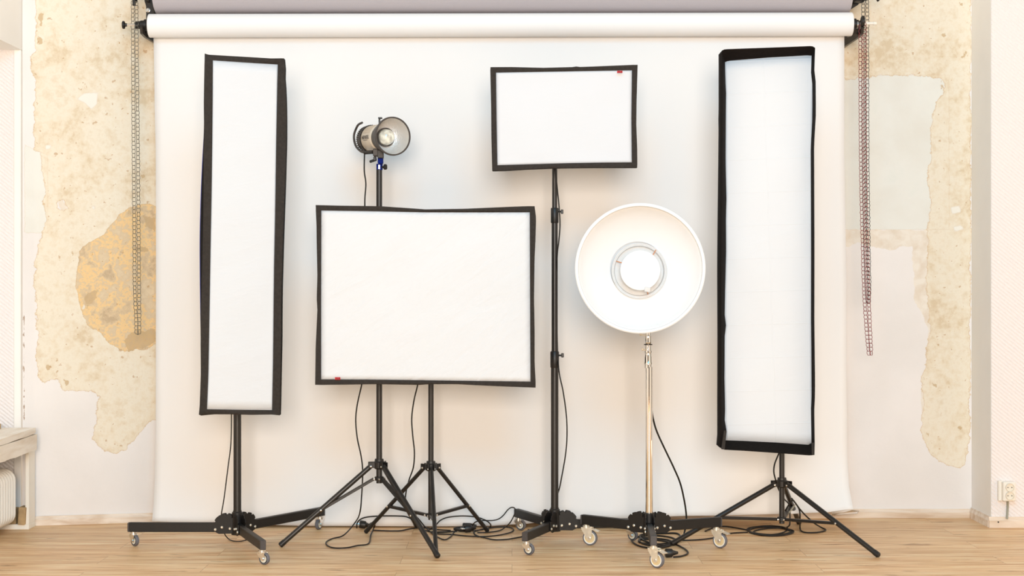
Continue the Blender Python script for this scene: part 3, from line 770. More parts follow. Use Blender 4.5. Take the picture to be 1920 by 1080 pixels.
# ---------- 1: left strip softbox on small-wheeled stand
c1=((445-CX)*6.92/F_,6.92)
t=thing('wheeled_light_stand','black stand on small casters under the tall narrow softbox at the left','stand',(c1[0],c1[1],0),'small-wheeled black light stands')
tips=[G(250,1023)[:2],G(491,1058)[:2],G(600,992)[:2]]
wheeled_base(t,c1,tips,.063,.105,.0255,'steel','rubber_grey','wheel_white',False,[(.5,-.5),(.6,-.35),(-.3,-.8)],w=.026)
ZC1=P(445,430,6.8).z
m=MB(); m.cyl((c1[0],c1[1],.10),(c1[0],c1[1],ZC1-.15),.0175,seg=28); m.build('pole','black_metal',t)
m=MB(); m.lathe([(-.012,.024),(.006,.024),(.01,.0195),(.014,.0195)],(c1[0],c1[1],.145),(0,0,1),24,True); m.build('collar','black_plastic',t)
o1=[[(383.7,100.4),(389.6,102.6),(452.6,106.3),(508,109.6),(532,109.3)],
    [(532,109.3),(534,112),(533,145),(535,172.6),(536,210),(536,265),(533.5,350),(530,450),(527.5,540),(527,580),(526.8,641),(525.6,702),(524.6,763),(524,778.6)],
    [(524,778.6),(509,777),(472,777.6),(431.5,776.6),(401,776.6),(376.5,779),(372.8,777.6)],
    [(372.8,777.6),(374.5,760),(376.5,700),(376,641),(376.5,600),(379,500),(381,400),(382,300),(382.6,247),(382,191),(383,135),(383.7,100.4)]]
i1=[[(399,113),(440,115.7),(480,118.4),(521,120.7)],[(521,120.7),(520,154),(518,265),(516,400),(514,500),(513,580),(512,682),(510.3,769)],[(510.3,769),(450,768.5),(388,767.4)],[(388,767.4),(390.7,702),(392.8,580),(395,450),(397,340),(398,265),(398.7,180),(399,113)]]
sb=softbox('strip_softbox','tall narrow softbox with dark grey rim and blue piping, the leftmost','' and None or o1,i1,(6.56,6.66,6.66,6.56),.25,V(c1[0],c1[1],0),(c1[0],6.83,ZC1),('velvet_grey','body_black','fabric_warm'),bulge=(.001,.0005,.001,.016),piping=True)

# ---------- 2: bare lamp stand (tripod 711)
c2=((711-CX)*6.96/F_,6.96)
t=thing('tripod_light_stand','black tripod stand whose pole carries the bare flash lamp','stand',(c2[0],c2[1],0),'black tripod light stands')
tripod(t,c2,[G(526,1026)[:2],G(821,1047)[:2],G(782,990)[:2]],.362,.298,.56,r_pole=.0135,ztop=P(711,300,6.96).z-.028)
# ---------- 3: tripod 808 carrying the big box
c3=((808-CX)*7.05/F_,7.05)
ZC3=P(808,552,6.9).z
t=thing('tripod_light_stand','black tripod stand holding up the largest softbox','stand',(c3[0],c3[1],0),'black tripod light stands')
tripod(t,c3,[G(686,1000)[:2],G(914,998)[:2],G(818,1045)[:2]],.342,.118,.60,r_leg=.0095,r_pole=.0125,ztop=ZC3-.15)
o3=[[(591.8,384.8),(640,386),(710.8,386.9),(750,389.5),(797,392.9),(872.7,391.8),(950,388.3),(1002,386.5)],
    [(1002,386.5),(1004.7,408.7),(1003.5,450),(1001.9,486),(1000.8,560),(1002,623),(1002,680),(1004.3,726.6)],
    [(1004.3,726.6),(950,724.5),(908,722.7),(858.6,720),(800,720),(791.7,721.5),(707,720),(591,721.6)],
    [(591,721.6),(592,651.6),(595.3,581),(594,560),(595.3,518),(594,458),(593.5,420),(591.8,384.8)]]
i3=[[(602.4,394.6),(700,396),(797,398),(900,398.2),(993.4,398)],[(993.4,398),(994,560),(994.8,715.6)],[(994.8,715.6),(900,714.5),(791.7,713),(700,711.8),(602,711.4)],[(602,711.4),(602,560),(602.4,394.6)]]
sb=softbox('softbox','largest softbox, wide white front with dark rim and a red tag at its lower left',o3,i3,(6.64,6.66,6.66,6.64),.3,V(c3[0],c3[1],0),(c3[0],6.97,ZC3),('velvet_grey','body_black','fabric_diag'))
logo_label(sb,628,707.3,638.2,711.9,6.634)

# ---------- 4: medium box on tall wheeled stand
c4=((1040-CX)*7.03/F_,7.03)
t=thing('wheeled_light_stand','tall black telescopic stand on small casters under the softbox at the centre top','stand',(c4[0],c4[1],0),'small-wheeled black light stands')
tips=[G(972,994)[:2],G(987,1040)[:2],G(1182,1013)[:2]]
wheeled_base(t,c4,tips,.061,.101,.0255,'steel','rubber_grey','wheel_white',False,[(.7,-.4),(.65,-.4),(.6,-.5)],w=.026)
zz=lambda y: P(0,y,7.03).z
def seg_(y0,y1,r,nm='pole'):
    m=MB(); m.cyl((c4[0],c4[1],zz(y0)),(c4[0],c4[1],zz(y1)),r,seg=28); m.build(nm,'black_metal',t)
seg_(958,676,.0175); seg_(690,405,.0142); seg_(415,290,.0118)
section_collar(t,V(c4[0],c4[1],zz(674)),.0200,.076); section_collar(t,V(c4[0],c4[1],zz(404)),.0180,.07)
m=MB(); m.lathe([(-.012,.024),(.006,.024),(.01,.0195),(.014,.0195)],(c4[0],c4[1],.142),(0,0,1),24,True); m.build('collar','black_plastic',t)
ZC4=P(1040,225,6.95).z
o4=[[(919.6,126),(959,125.8),(1018.5,127.3),(1076,125.8),(1080,124.6),(1084,125.8),(1107,125),(1160.7,122.8),(1195.4,121.3)],
    [(1195.4,121.3),(1193.3,189),(1192.7,233),(1194.5,278),(1194.8,314)],
    [(1194.8,314),(1107,314),(1066,314.5),(1039,315),(989,317),(947,319.6),(923.4,320)],
    [(923.4,320),(921.8,260),(921.3,200),(919.6,126)]]
i4=[[(930,136),(1048,134),(1120,132.7),(1185,131.7)],[(1185,131.7),(1184,220),(1184.7,304.4)],[(1184.7,304.4),(1130,304.8),(1063,306),(1000,307.8),(932.6,309.8)],[(932.6,309.8),(931,220),(930,136)]]
sb=softbox('softbox','wide medium softbox at the centre top with a red tag at its upper right',o4,i4,(6.72,6.74,6.74,6.72),.2,V(c4[0],c4[1],0),(c4[0],6.93,ZC4),('velvet_grey','body_black','fabric_soft'))
logo_label(sb,1157,132.6,1167.3,136.8,6.716)

# ---------- 5: chrome stand with beauty dish
c5=((1217-CX)*6.73/F_,6.73)
t=thing('chrome_light_stand','chrome-poled stand on large braked casters under the round white dish','stand',(c5[0],c5[1],0))
tips=[G(1099,1022)[:2],G(1343,1027)[:2],G(1225,1064)[:2]]
wheeled_base(t,c5,tips,.094,.137,.0345,'zinc','rubber_grey','wheel_tan',True,[(.9,-.35),(.75,-.5),(.7,-.6)],w=.028)
m=MB(); z5=lambda y: P(0,y,6.73).z
m.cyl((c5[0],c5[1],.137),(c5[0],c5[1],z5(688)),.0165,.0155,32); pl=m.build('pole','chrome',t)
m=MB(); ox,oy=c5[0]-.006,c5[1]
prof=[(690,.0155),(684,.0155),(683.5,.0175),(680,.0175),(679,.0162),(669,.0160),(668,.0145),(662,.0145),(661,.0165),(657.5,.0165),(657,.0130),(648,.0125),(645,.0125),(642,.015),(641,.0135),(630,.0135),(629,.0115),(600,.0115)]
m.lathe([(z5(y),r) for y,r in prof],(c5[0]-.004,oy,0),(0,0,1),28,True); m.build('pole_top','chrome',t)
m=MB(); m.lathe([(-.002,.0125),(-.002,.0185),(.002,.0185),(.002,.0125)],(c5[0]-.004,oy,z5(646)),(0,0,1),28,True); m.build('rubber_ring','black_plastic',t)
for (x,y) in((1201,627),(1205,655)):
    m=MB(); a=P(x,y,6.73); m.cyl(a,P(1212,y+2,6.73),.0028,seg=8); m.cyl(a-V(.004,0,0),a+V(.004,0,.001),.006,seg=10); m.build('locking_screw','zinc',t)
m=MB(); m.lathe([(0,.021),(.03,.021),(.034,.024),(.038,.018)],(c5[0],c5[1],.137),(0,0,1),24,True); m.build('collar','black_plastic',t)
# dish
DD=6.44; dc=P(1200.5,503,DD); k_=DD/F_
r=thing('beauty_dish','round white beauty dish lamp with a central deflector plate','reflector',(c5[0],c5[1],dc.z))
ax=V(-.0,1,-.015).normalized(); Ro=122.3*k_
m=MB(); m.lathe([(.012,Ro-.004),(.004,Ro),(-.002,Ro),(-.005,Ro-.004),(-.003,Ro-.012),(.004,Ro-.0145),(.010,Ro-.0125),(.014,Ro-.017),(.03,Ro-.025),(.06,Ro-.047),(.09,Ro-.078),(.115,Ro-.115),(.13,.135),(.138,.118),(.140,.118)],dc,ax,96); 
bowl=m.build('dish_bowl','dish_white',r,angle=50)
m=MB(); m.lathe([(.012,Ro-.004),(.034,Ro-.016),(.064,Ro-.040),(.094,Ro-.071),(.12,Ro-.108),(.144,.125),(.150,.09),(.150,.0)],dc,ax,96); m.build('dish_shell','dish_white',r,angle=50)
cx2=V(.006,0,-.008)
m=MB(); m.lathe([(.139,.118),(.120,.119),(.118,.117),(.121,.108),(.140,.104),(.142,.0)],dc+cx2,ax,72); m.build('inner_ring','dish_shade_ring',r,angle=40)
m=MB(); m.lathe([(.062,.0),(.062,.082),(.0635,.0845),(.067,.0848),(.068,.082),(.068,0)],dc+cx2*.9,ax,72); m.build('deflector','dish_white',r,angle=40)
m=MB()
for (px,py) in((1165.5,492.5),(1227,474.5),(1214,543)):
    q=P(px,py,DD+.066); d=(q-(dc+cx2)); d.y=0; d.normalize()
    m.cyl(q-d*.008,q+V(d.x*.02,.06,d.z*.02),.0025,seg=8)
m.loose('deflector_arm','orange_screw',r)
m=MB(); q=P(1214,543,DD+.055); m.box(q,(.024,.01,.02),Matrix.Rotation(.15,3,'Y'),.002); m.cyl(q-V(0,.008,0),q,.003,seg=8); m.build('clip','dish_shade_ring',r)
flash_head(r,V(c5[0],6.60,dc.z+.0),V(c5[0],c5[1],0),'lamp_dark')

# ---------- 6: right strip box on tripod
c6=((1466-CX)*7.03/F_,7.03)
t=thing('tripod_light_stand','black tripod stand with wide low legs under the tall softbox at the right','stand',(c6[0],c6[1],0),'black tripod light stands')
ZC6=P(1440,470,6.8).z
tripod(t,c6,[G(1260,1023)[:2],G(1647,1045)[:2],G(1498,983)[:2]],.268,.104,.56,r_leg=.0115,r_pole=.0125,ztop=ZC6-.15)
o6=[[(1353.9,94.9),(1359,92.4),(1442,89.4),(1480,88),(1523,86.3),(1528.4,89.4)],
    [(1528.4,89.4),(1527,131),(1529.4,151.5),(1529.9,212.6),(1526.4,273.7),(1526.6,300),(1527.2,463),(1527,600),(1528.2,707),(1528.3,740),(1526.8,770),(1527.7,830.7),(1527.3,852.8)],
    [(1527.3,852.8),(1519.3,853.8),(1459.6,849.5),(1394.8,845),(1357.9,843),(1349.7,839)],
    [(1349.7,839),(1351.4,830.7),(1351.4,753),(1352.2,626),(1352.2,503.7),(1354,300),(1354.3,220),(1353.5,218),(1354.2,215),(1354,150),(1353.9,94.9)]]
i6=[[(1359.4,116.4),(1366.5,113.8),(1441.9,107.7),(1513,103.6),(1523.3,104.2)],
    [(1523.3,104.2),(1525,121),(1523.3,212.6),(1522.5,300),(1522,475),(1521.3,626),(1521.9,740),(1523,779),(1524.8,824),(1523.8,829.5)],
    [(1523.8,829.5),(1516,834),(1459.6,830),(1394.8,826.9),(1359.8,825.6)],
    [(1359.8,825.6),(1358.8,817.8),(1362.4,807.4),(1358.5,797),(1359.6,766),(1358.3,707),(1359,626),(1361.2,610),(1358.8,590),(1359.6,544),(1361.4,470),(1361,400),(1362.2,380),(1360.4,300),(1361,200),(1361.4,172),(1360,150),(1359.4,116.4)]]
sb=softbox('strip_softbox','tall narrow softbox with black rim and recessed white front, the rightmost',o6,i6,(6.66,6.64,6.60,6.62),.25,V(c6[0],c6[1],0),(c6[0],6.93,ZC6),('velvet_black','body_black','fabric_fold'),recess=.07,bulge=(.003,.004,.002,.002),frame_th=.085)
for px,s in((1355.3,0),(1523.5,1)):
    m=MB(); y0,y1=(808,840) if s==0 else (830,852); a=P(px-2,y0,6.615);a2=P(px+4,y0,6.615);b2=P(px-1.5,y1,6.595);b3=P(px+3.5,y1+1,6.595)
    if s==0: a=P(1357.5,807,6.62);a2=P(1362.3,808,6.62);b2=P(1352.2,842,6.606);b3=P(1358.6,843,6.606)
    q=[a,a2,b3,b2]; m.add([p+V(0,-.003,0) for p in q]+[p+V(0,.002,0) for p in q],[(0,1,2,3),(4,5,6,7),(0,1,5,4),(1,2,6,5),(2,3,7,6),(3,0,4,7)]); m.build('corner_patch','velvet_grey',sb)

# ---------- bare flash lamp
LD=6.93
oc=P(737,255.3,LD-.09)
th=math.radians(30); axd=V(math.sin(th),-math.cos(th),-.02).normalized()
t=thing('flash_lamp','cream and black studio flash lamp with an open round silver reflector','lamp',P(711,300,6.96))
Rr=36.4*6.85/F_
m=MB(); m.lathe([(-.004,Rr-.0065),(.001,Rr-.0065),(.002,Rr-.003),(.001,Rr),(-.006,Rr+.0005),(-.008,Rr-.002),(-.03,Rr-.008),(-.06,Rr-.016),(-.085,Rr-.022),(-.1,.058),(-.12,.054)],oc,axd,56); m.build('reflector_shell','lamp_dark',t,angle=40)
m=MB(); m.lathe([(-.003,Rr-.0065),(-.010,Rr-.0075),(-.04,Rr-.012),(-.07,Rr-.022),(-.085,.046),(-.088,.0)],oc,axd,56); m.build('reflector_bowl','silver_dimple',t,angle=40)
m=MB(); m.lathe([(-.087,.043),(-.072,.0425),(-.070,.041),(-.0705,.039),(-.086,.039)],oc,axd,40); m.build('lamp_collar','lamp_dark',t)
m=MB(); m.lathe([(-.086,.036),(-.07,.0365),(-.055,.034),(-.043,.027),(-.036,.016),(-.034,.0)],oc,axd,40); gd=m.build('glass_dome','glass_tube',t,angle=60)
m=MB()
u=axd.cross(V(0,0,1)).normalized(); w_=u.cross(axd).normalized()
ringp=[oc-axd*.048+(u*math.cos(a)+w_*math.sin(a))*(.0245) for a in [2*PI*k/24 for k in range(22)]]
m.tube(ringp,.0035,8); m.build('flash_tube','zinc',t)
# body
bo=oc-axd*.112
m=MB(); m.lathe([(0,.056),(-.006,.0615),(-.10,.0615),(-.104,.0600)],bo,axd,64); body=m.build('lamp_body','lamp_body',t,angle=25)
m=MB()
for k in range(28):                      # cooling ribs over the upper half
    a=math.radians(36+k*4.5)
    rad=(-u*math.cos(a)+w_*math.sin(a))
    m.beam(bo-axd*.01+rad*.062,bo-axd*.098+rad*.062,.0018,.0014,up=rad,bev=0)
m.build('cooling_rib','lamp_body',t,smooth=False)
bpy.data.objects[-1] if False else None
m=MB(); m.lathe([(-.104,.0635),(-.106,.065),(-.118,.065),(-.122,.062),(-.150,.060),(-.156,.052),(-.157,.0)],bo,axd,56)
for k in range(40):
    a=2*PI*k/40; rad=(u*math.cos(a)+w_*math.sin(a)); m.beam(bo-axd*.106+rad*.0655,bo-axd*.15+rad*.0625,.004,.003,up=rad,bev=0)
m.build('rear_housing','lamp_dark',t,angle=30)
# maker's lettering wrapped on the side
cu=bpy.data.curves.new('txt','FONT'); cu.body='HENSEL'; cu.size=.0225; cu.align_x='CENTER'; cu.align_y='CENTER'; cu.offset=.0005
to=bpy.data.objects.new('txt',cu); COL.objects.link(to)
dg=bpy.context.evaluated_depsgraph_get(); me=bpy.data.meshes.new_from_object(to.evaluated_get(dg)); bpy.data.objects.remove(to)
side=(-w_*.0-u*1.0)
if side.y>0: side=-side
m=MB(); vs=[];R0=.0619
ang0=math.radians(2)
tocam=side
def wrap(x,y):
    a=ang0+ y/R0
    rad=(tocam*math.cos(a)+w_*math.sin(a))
    return bo-axd*.052+axd*x+rad*(R0+.0006)
sgn=1 if (axd.x>0) else -1
m.add([wrap(v.co.x*sgn,v.co.y) for v in me.vertices],[tuple(p.vertices) for p in me.polygons])
for i in range(8):
    x0=-.022+i*.006; m.add([wrap(x0,-.0135),wrap(x0+.0042,-.0135),wrap(x0+.0042,-.011),wrap(x0,-.011)],[(0,1,2,3)])
m.build('maker_lettering','logo_ink',body,smooth=False)
# handle loop at the rear and underneath
hp=spline([P(679,230,7.00),P(671,235,7.045),P(664.5,250,7.07),P(664,262,7.07),P(668,275,7.05),P(677,284,7.0),P(686,285.5,6.97),P(700,284,6.93)],6)
m=MB(); m.tube(hp,.0052,10); m.build('handle','lamp_dark',t)
m=MB(); m.tube([P(684,286,6.98),P(700,285,6.93)],.009,12); m.build('handle_grip','black_plastic',t)
m=MB(); m.box(P(713,221.5,6.91),(.018,.02,.007),bev=.001); m.box(P(711.5,226,6.92),(.008,.012,.022),bev=.001); m.build('release_catch','black_plastic',t)
# mounting bracket
m=MB(); m.box(P(705,286.5,6.94),(.024,.05,.034),bev=.003); m.build('mount_block','lamp_dark',t)
m=MB(); m.box(P(714,289.5,6.92),(.026,.035,.036),bev=.002); m.build('mount_plate','black_plastic',t)
m=MB(); m.box(P(713.5,301,6.94),(.024,.03,.030),bev=.003); m.build('tilt_block','blue_metal',t)
m=MB(); m.lathe([(-.014,.013),(-.012,.0145),(.012,.0145),(.014,.013)],P(711.5,313,6.96),(0,0,1),20,True); m.build('pole_socket','blue_metal',t)
m=MB(); m.box(P(711,313,6.944),(.008,.006,.02),bev=.001); m.build('socket_pin','steel',t)
m=MB(); m.beam(P(693,303.5,6.93),P(706,299,6.94),.012,.012,bev=.003); m.box(P(703,298,6.93),(.014,.016,.02),bev=.003); m.build('tilt_lever','black_plastic',t)
m=MB(); m.cyl(P(715,313.5,6.95),P(719,313.5,6.95),.005,seg=10); m.lathe([(0,.008),(.003,.013),(.013,.013),(.017,.009)],P(719,313,6.95),(1,0,0),10,True); m.build('clamp_knob','black_plastic',t)

# ------------------------------------------------------------------ cables
def cable(label,segs,r=.0034,name='power_cable',plugs=(),extra=None):
    first=Vector(segs[0][0])
    if not plugs and not extra:
        m=MB()
        for s in segs: m.tube(spline(s,8),r,8)
        return tag(m.build(name,'cable'),label,'cable')
    t=thing(name,label,'cable',V(first.x,first.y,0))
    m=MB()
    for s in segs: m.tube(spline(s,8),r,8)
    m.build('cord','cable',t)
    for (p,d,L,kind) in plugs:
        d=Vector(d).normalized(); m=MB()
        if kind=='plug':
            m.lathe([(-.022,.005),(-.012,.008),(0,.012),(.006,.0185),(.03,.0195),(.034,.017)],Vector(p)+V(0,0,.0195),d,20,True); m.build('plug','black_plastic',t)
            n_=V(-d.y,d.x,0); m=MB()
            for s in(-1,1): m.cyl(Vector(p)+V(0,0,.0195)+d*.034+n_*s*.0095,Vector(p)+V(0,0,.0195)+d*.052+n_*s*.0095,.0024,seg=8)
            m.loose('plug_pin','steel',t)
        else:
            m.lathe([(-.03,.005),(-.018,.009),(0,.013),(.035,.0135),(.037,.011)],Vector(p)+V(0,0,.0135),d,18,True); m.build('connector','black_plastic',t)
    return t
z0=.0045
def Fl(*pts): return [G(x,y,z0) for x,y in pts]
cable('thin black cable falling beside the pole of the leftmost softbox',[[P(434,770,6.86),P(433,830,6.87),P(427,880,6.88),P(420,935,6.93),P(414.5,972,6.99),P(420,998,7.05)]+[G(427,1009,.008),G(436,1014,z0),G(450,1015,z0),G(466,1011,z0),G(477,1006,z0),G(478,1003,.012),P(472,996,7.1)]],r=.0026)
cable('black cable of the bare flash lamp, looping over the floor to a round plug',
 [[P(683.5,287,6.97),P(683,320,6.975),P(686,345,6.98),P(684,380,6.98),P(686,440,7.0),P(690,520,7.02),P(689,620,7.02),P(684,690,7.03),P(678,722,7.03),P(670,758,7.03),P(667,788,7.03),P(670,822,7.03),P(677,855,7.03),P(680,885,7.04),P(678,930,7.04),P(675,960,7.06)]+[G(667,978,.045),G(645,1003,.01),G(623,1010,z0),G(612,1016,z0),G(614,1023,z0),G(628,1027.5,z0),G(650,1027,z0),G(670,1023,z0),G(687,1021,z0),G(693,1016,z0),G(695,1004,z0),G(700,992,z0),G(703,984,.03),P(698,980,7.25),P(690,985,7.33)]],r=.0032,
 plugs=[(G(687,992,0),(-1,-.1,.15),0,'plug')])
cable('black cable dropping from the largest softbox to the floor behind the crossing tripod legs',
 [[P(786,700,7.0),P(783,722,7.02),P(776,752,7.05),P(772,785,7.05),P(774,818,7.05),P(777,848,7.05),P(775,876,7.08),P(767,900,7.15),P(761,925,7.2),P(761,943,7.22),P(770,958,7.25)]+[G(784,972,.06),G(797,988,.012),G(808,998,z0),G(819,1006,z0),G(833,1012,z0),G(844,1007,z0),G(852,997,z0),G(858,993,.01)]],r=.0032,
 plugs=[(G(862,997,0),(1,.05,0),0,'connector')])
cable('black cable arching low in front of the paper between the two middle tripods',
 [[G(669,990,.012),P(670,980,7.33),P(678,972.5,7.32),P(692,969,7.32),P(715,967.5,7.32),P(745,967.5,7.32),P(762,969,7.32),P(775,976,7.32),G(790,990,.012),G(803,996,z0),G(825,998,z0),G(855,996,z0)],
  Fl((700,994),(715,995),(735,995.5),(752,995),(772,991),(795,989.5),(820,993),(845,994.5))],r=.0032)
cable('black extension cable with joined connectors, in wide floor loops left of the tall centre stand',
 [[G(803,994,z0),G(810,990,z0),P(817.5,984,7.3),P(826,975.5,7.31),P(840,970,7.31),P(865,967.5,7.31),P(890,969,7.31),P(907,974,7.31),P(917,980,7.31),G(920,986,.012),G(913,991,z0),G(895,994,z0),G(880,995,z0)],
  Fl((857,996),(835,997),(815,998),(822,1001),(845,1002),(875,1005),(907,1006),(935,1003.5),(955,999),(963,994),(958,989.5),(945,988),(923,989),(905,992),(890,996)),
  Fl((889,995),(889.5,1001),(896,1005),(907,1008),(927,1012),(948,1011.5),(965,1009),(985,1005),(1005,1000))],r=.0032,
 plugs=[(G(882,991,0),(-1,.1,0),0,'connector'),(G(884,998,.0),(-.9,-.3,0),0,'plug')])
cable('black cable of the centre top softbox, hanging down along its black pole',
 [[P(1042,318,7.0),P(1044,345,7.0),P(1048,385,6.99),P(1050,420,6.99),P(1048,450,7.0),P(1044.5,485,7.01),P(1044,560,7.05),P(1045,640,7.05),P(1048,695,7.0),P(1056,735,6.99),P(1062,780,6.99),P(1063,820,6.99),P(1060,855,7.0),P(1053,895,7.01),P(1049,915,7.03),P(1044,930,7.06),P(1035,948,7.05),P(1030,962,7.02),P(1020,985,7.05),G(1010,994,.012),G(990,993,z0)]],r=.0030)
cable('short black cable looped over a rear leg tip of the tall centre stand',
 [[G(885,986,.012),P(892,978.5,7.31),P(905,976,7.31),P(923,976,7.31),P(935,973,7.31),P(944,966,7.31),P(952,956,7.31),P(959,951.5,7.31),P(965,953,7.29),P(966.5,959,7.27),P(963,968,7.27),P(957,979,7.28),G(948,988,.012),G(936,995,z0),G(915,998,z0),G(895,998.5,z0)]],r=.0030)
cable('black cable curving from the chrome pole into a coil under the dish stand',
 [[P(1222,690,6.80),P(1221,735,6.81),P(1222,769,6.82),P(1227,795,6.85),P(1234,815,6.88),P(1247,843,6.9),P(1264,878.5,6.95),P(1276,908,7.0),P(1284,944,7.06),P(1287,970,7.08),P(1286,985,7.08),P(1283,999,7.08),G(1279,1010,.012)]+
   Fl((1268,1018),(1250,1025),(1225,1028),(1200,1024),(1187,1017),(1186,1011),(1198,1006),(1225,1004),(1255,1007),(1268,1013),(1262,1020),(1240,1024),(1215,1022),(1200,1016),(1201,1009),(1220,1009),(1250,1012),(1262,1017),(1250,1021),(1225,1019),(1205,1012),(1200,1004),(1212,1001),(1245,1000),(1268,1000),(1275,1005),(1270,1013),(1255,1018),(1230,1020),(1200,1017),(1203,1011),(1235,1013),(1262,1019),(1280,1027),(1289,1034),(1288,1039),(1277,1043),(1263,1044.5))],r=.0040,
 plugs=[(G(1262,1045,0),(-1,-.15,0),0,'plug')])
cable('black cable running along the floor between the dish stand and the right tripod',
 [Fl((1265,1013),(1285,1013),(1310,1012),(1335,1009),(1352,1003),(1370,1000),(1390,998.5),(1402,998)),
  Fl((1322,996),(1340,989),(1358,987),(1375,989),(1392,992),(1404,994.5))],r=.0034)
def coil(cx,cy,rx,ry,n,j):
    out=[];
    for k in range(n*10):
        a=2*PI*k/10+.3; f=1-.18*((k//10)%3)*.6
        out.append((cx+j*math.sin(k*.23+1)+rx*f*math.cos(a),cy+ry*f*math.sin(a+.25*math.sin(k*.17))+1.2*math.sin(k*.31)))
    return out
cable('black cable below the rightmost softbox, coiled on the floor behind the right tripod',
 [[P(1463,845,7.0),P(1457,858,7.0),P(1452,872,7.0),P(1451,886,7.0),P(1455,902,7.0),P(1459,915,7.06),P(1470,935,7.12),P(1479,945,7.2),P(1481,960,7.2),P(1481,978,7.2),P(1480,985,7.2)]+[G(1474,992,.012)]+Fl(*coil(1443,995.5,42,8.5,4,5)),
  [P(1484,934,7.2),P(1492,944,7.2),P(1499,957,7.2),P(1500,975,7.22),G(1500,990,.01)]+Fl((1503,996),(1512,998.5),(1530,998.5),(1544,996),(1548,993))+[G(1540,989,.008),P(1527,981,7.3),P(1512,968,7.25),P(1500,955,7.2),P(1492,944,7.19),P(1486,938,7.18),P(1480,945,7.18),P(1472,958,7.2)],
  ],r=.0036)
m=MB(); m.tube(spline([P(1491,946,7.17),P(1486,953,7.17),P(1479,962,7.17),P(1475,969,7.17)],5),.0032,6); tag(m.build('cable_tie','grey_cable'),'pale tie strap holding the cable on the rear leg of the right tripod','cable tie')

# ------------------------------------------------------------------ left niche: bench board, box frame, radiator, offcuts
m=MB()
bx0=-3.0
def bench(px):
    pass
top=P(67,802,7.40); zt=.49
xs0=-2.262; xs1=-2.303
def slab(z1,z0_,xa,xb,y0,y1,seed,name,mat,parent,wob=.006):
    m=MB(); n=24; vs=[];
    for j in range(n+1):
        y=lerp(y0,y1,j/n); x=lerp(xa,xb,j/n)
        w1=wob*noise.noise(V(y*4,seed,0)); w2=wob*noise.noise(V(y*6,seed+5,0))
        vs+= [V(-3.0,y,z1),V(x,y,z1+w1*.3),V(x+w2*.4,y,z0_+w2),V(-3.0,y,z0_)]
    fs=[(4*j+a,4*j+(a+1)%4,4*j+4+(a+1)%4,4*j+4+a) for j in range(n) for a in range(4)]+[(0,1,2,3),tuple(4*n+k for k in range(4))]
    m.add(vs,fs); return m.build(name,mat,parent,angle=30)
t=thing('window_bench','weathered whitewashed plank bench in the window niche at the far left','bench',(-2.6,7.0,0))
slab(.490,.462,-2.250,-2.303,6.0,7.40,1,'top_plank','board_wood',t)
slab(.458,.385,-2.262,-2.296,6.0,7.40,9,'edge_plank','board_wood',t,.012)
t2=thing('box_frame','white open box frame on the floor supporting the bench end','frame',(-2.34,7.42,0))
m=MB(); m.box((-2.339,7.43,.2),(.018,.098,.35),bev=.002); m.build('upright','white_frame',t2)
m=MB(); m.box((-2.68,7.43,.0125),(.70,.098,.025),bev=.002); m.build('bottom_rail','white_frame',t2)
m=MB(); m.box((-2.68,7.43,.372),(.66,.09,.02),bev=.002); m.build('top_rail','white_frame',t2)
t=thing('radiator','white ribbed radiator under the bench at the far left edge','radiator',(-2.6,7.0,0))
for k in range(14):
    y=7.285-k*.036; r0=.055; z0_,z1=.036,.305; xa,xb=-2.80,-2.362+.0
    pts=[]
    for (cx_,cz_,a0) in((xb-r0,z0_+r0,-90),(xb-r0,z1-r0,0),(xa+r0,z1-r0,90),(xa+r0,z0_+r0,180)):
        for q in range(7):
            a=math.radians(a0+90*q/6); pts.append((cx_+r0*math.cos(a),cz_+r0*math.sin(a)))
    # rounded fin: three stacked outlines
    def sc(f): 
        mx,mz=(xa+xb)/2,(z0_+z1)/2
        return [(mx+(x-mx)*(1-f/(xb-xa)*2),mz+(z-mz)*(1-f/(z1-z0_)*2)) for x,z in pts]
    mm=MB(); vs=[];rings=[(.0,.009),(.007,.003),(.016,.0),(.024,.003),(.031,.009)]
    for dy,f in rings: vs+=[V(x,y+.0155-dy,z) for x,z in sc(f)]
    n_=len(pts); fs=[(i*n_+a,i*n_+(a+1)%n_,(i+1)*n_+(a+1)%n_,(i+1)*n_+a) for i in range(4) for a in range(n_)]+[tuple(range(n_)),tuple(4*n_+a for a in range(n_))]
    mm.add(vs,fs); mm.build('radiator_fin','radiator_white',t,angle=50)
m=MB(); m.beam((-2.58,7.30,.09),(-2.58,6.80,.09),.03,.03); m.build('header_pipe','radiator_white',t)
m=MB()
for yy in(7.2,6.9): m.box((-2.58,yy,.018),(.30,.03,.036),bev=.004)
m.loose('foot','radiator_white',t)
m=MB(); m.box((-2.36+.0,7.40,.025+.042),(.035,.07,.084),Matrix.Rotation(.05,3,'Y'),.003)
tag(m.build('wood_offcut','scrap_wood'),'upright wood offcut inside the white box frame, touching its upright','wood block')
m=MB(); m.box((-2.415,7.41,.025+.038),(.042,.06,.076),Matrix.Rotation(-.04,3,'Y'),.003)
tag(m.build('wood_offcut','scrap_wood'),'wood offcut inside the white box frame, nearer the radiator','wood block')
m=MB(); m.box((-2.50,7.33,.490+.012),(.10,.05,.022),Matrix.Rotation(.3,3,'Z'),.003)
tag(m.build('wood_offcut','scrap_wood'),'small wood strip lying on the bench at the far left edge','wood block')

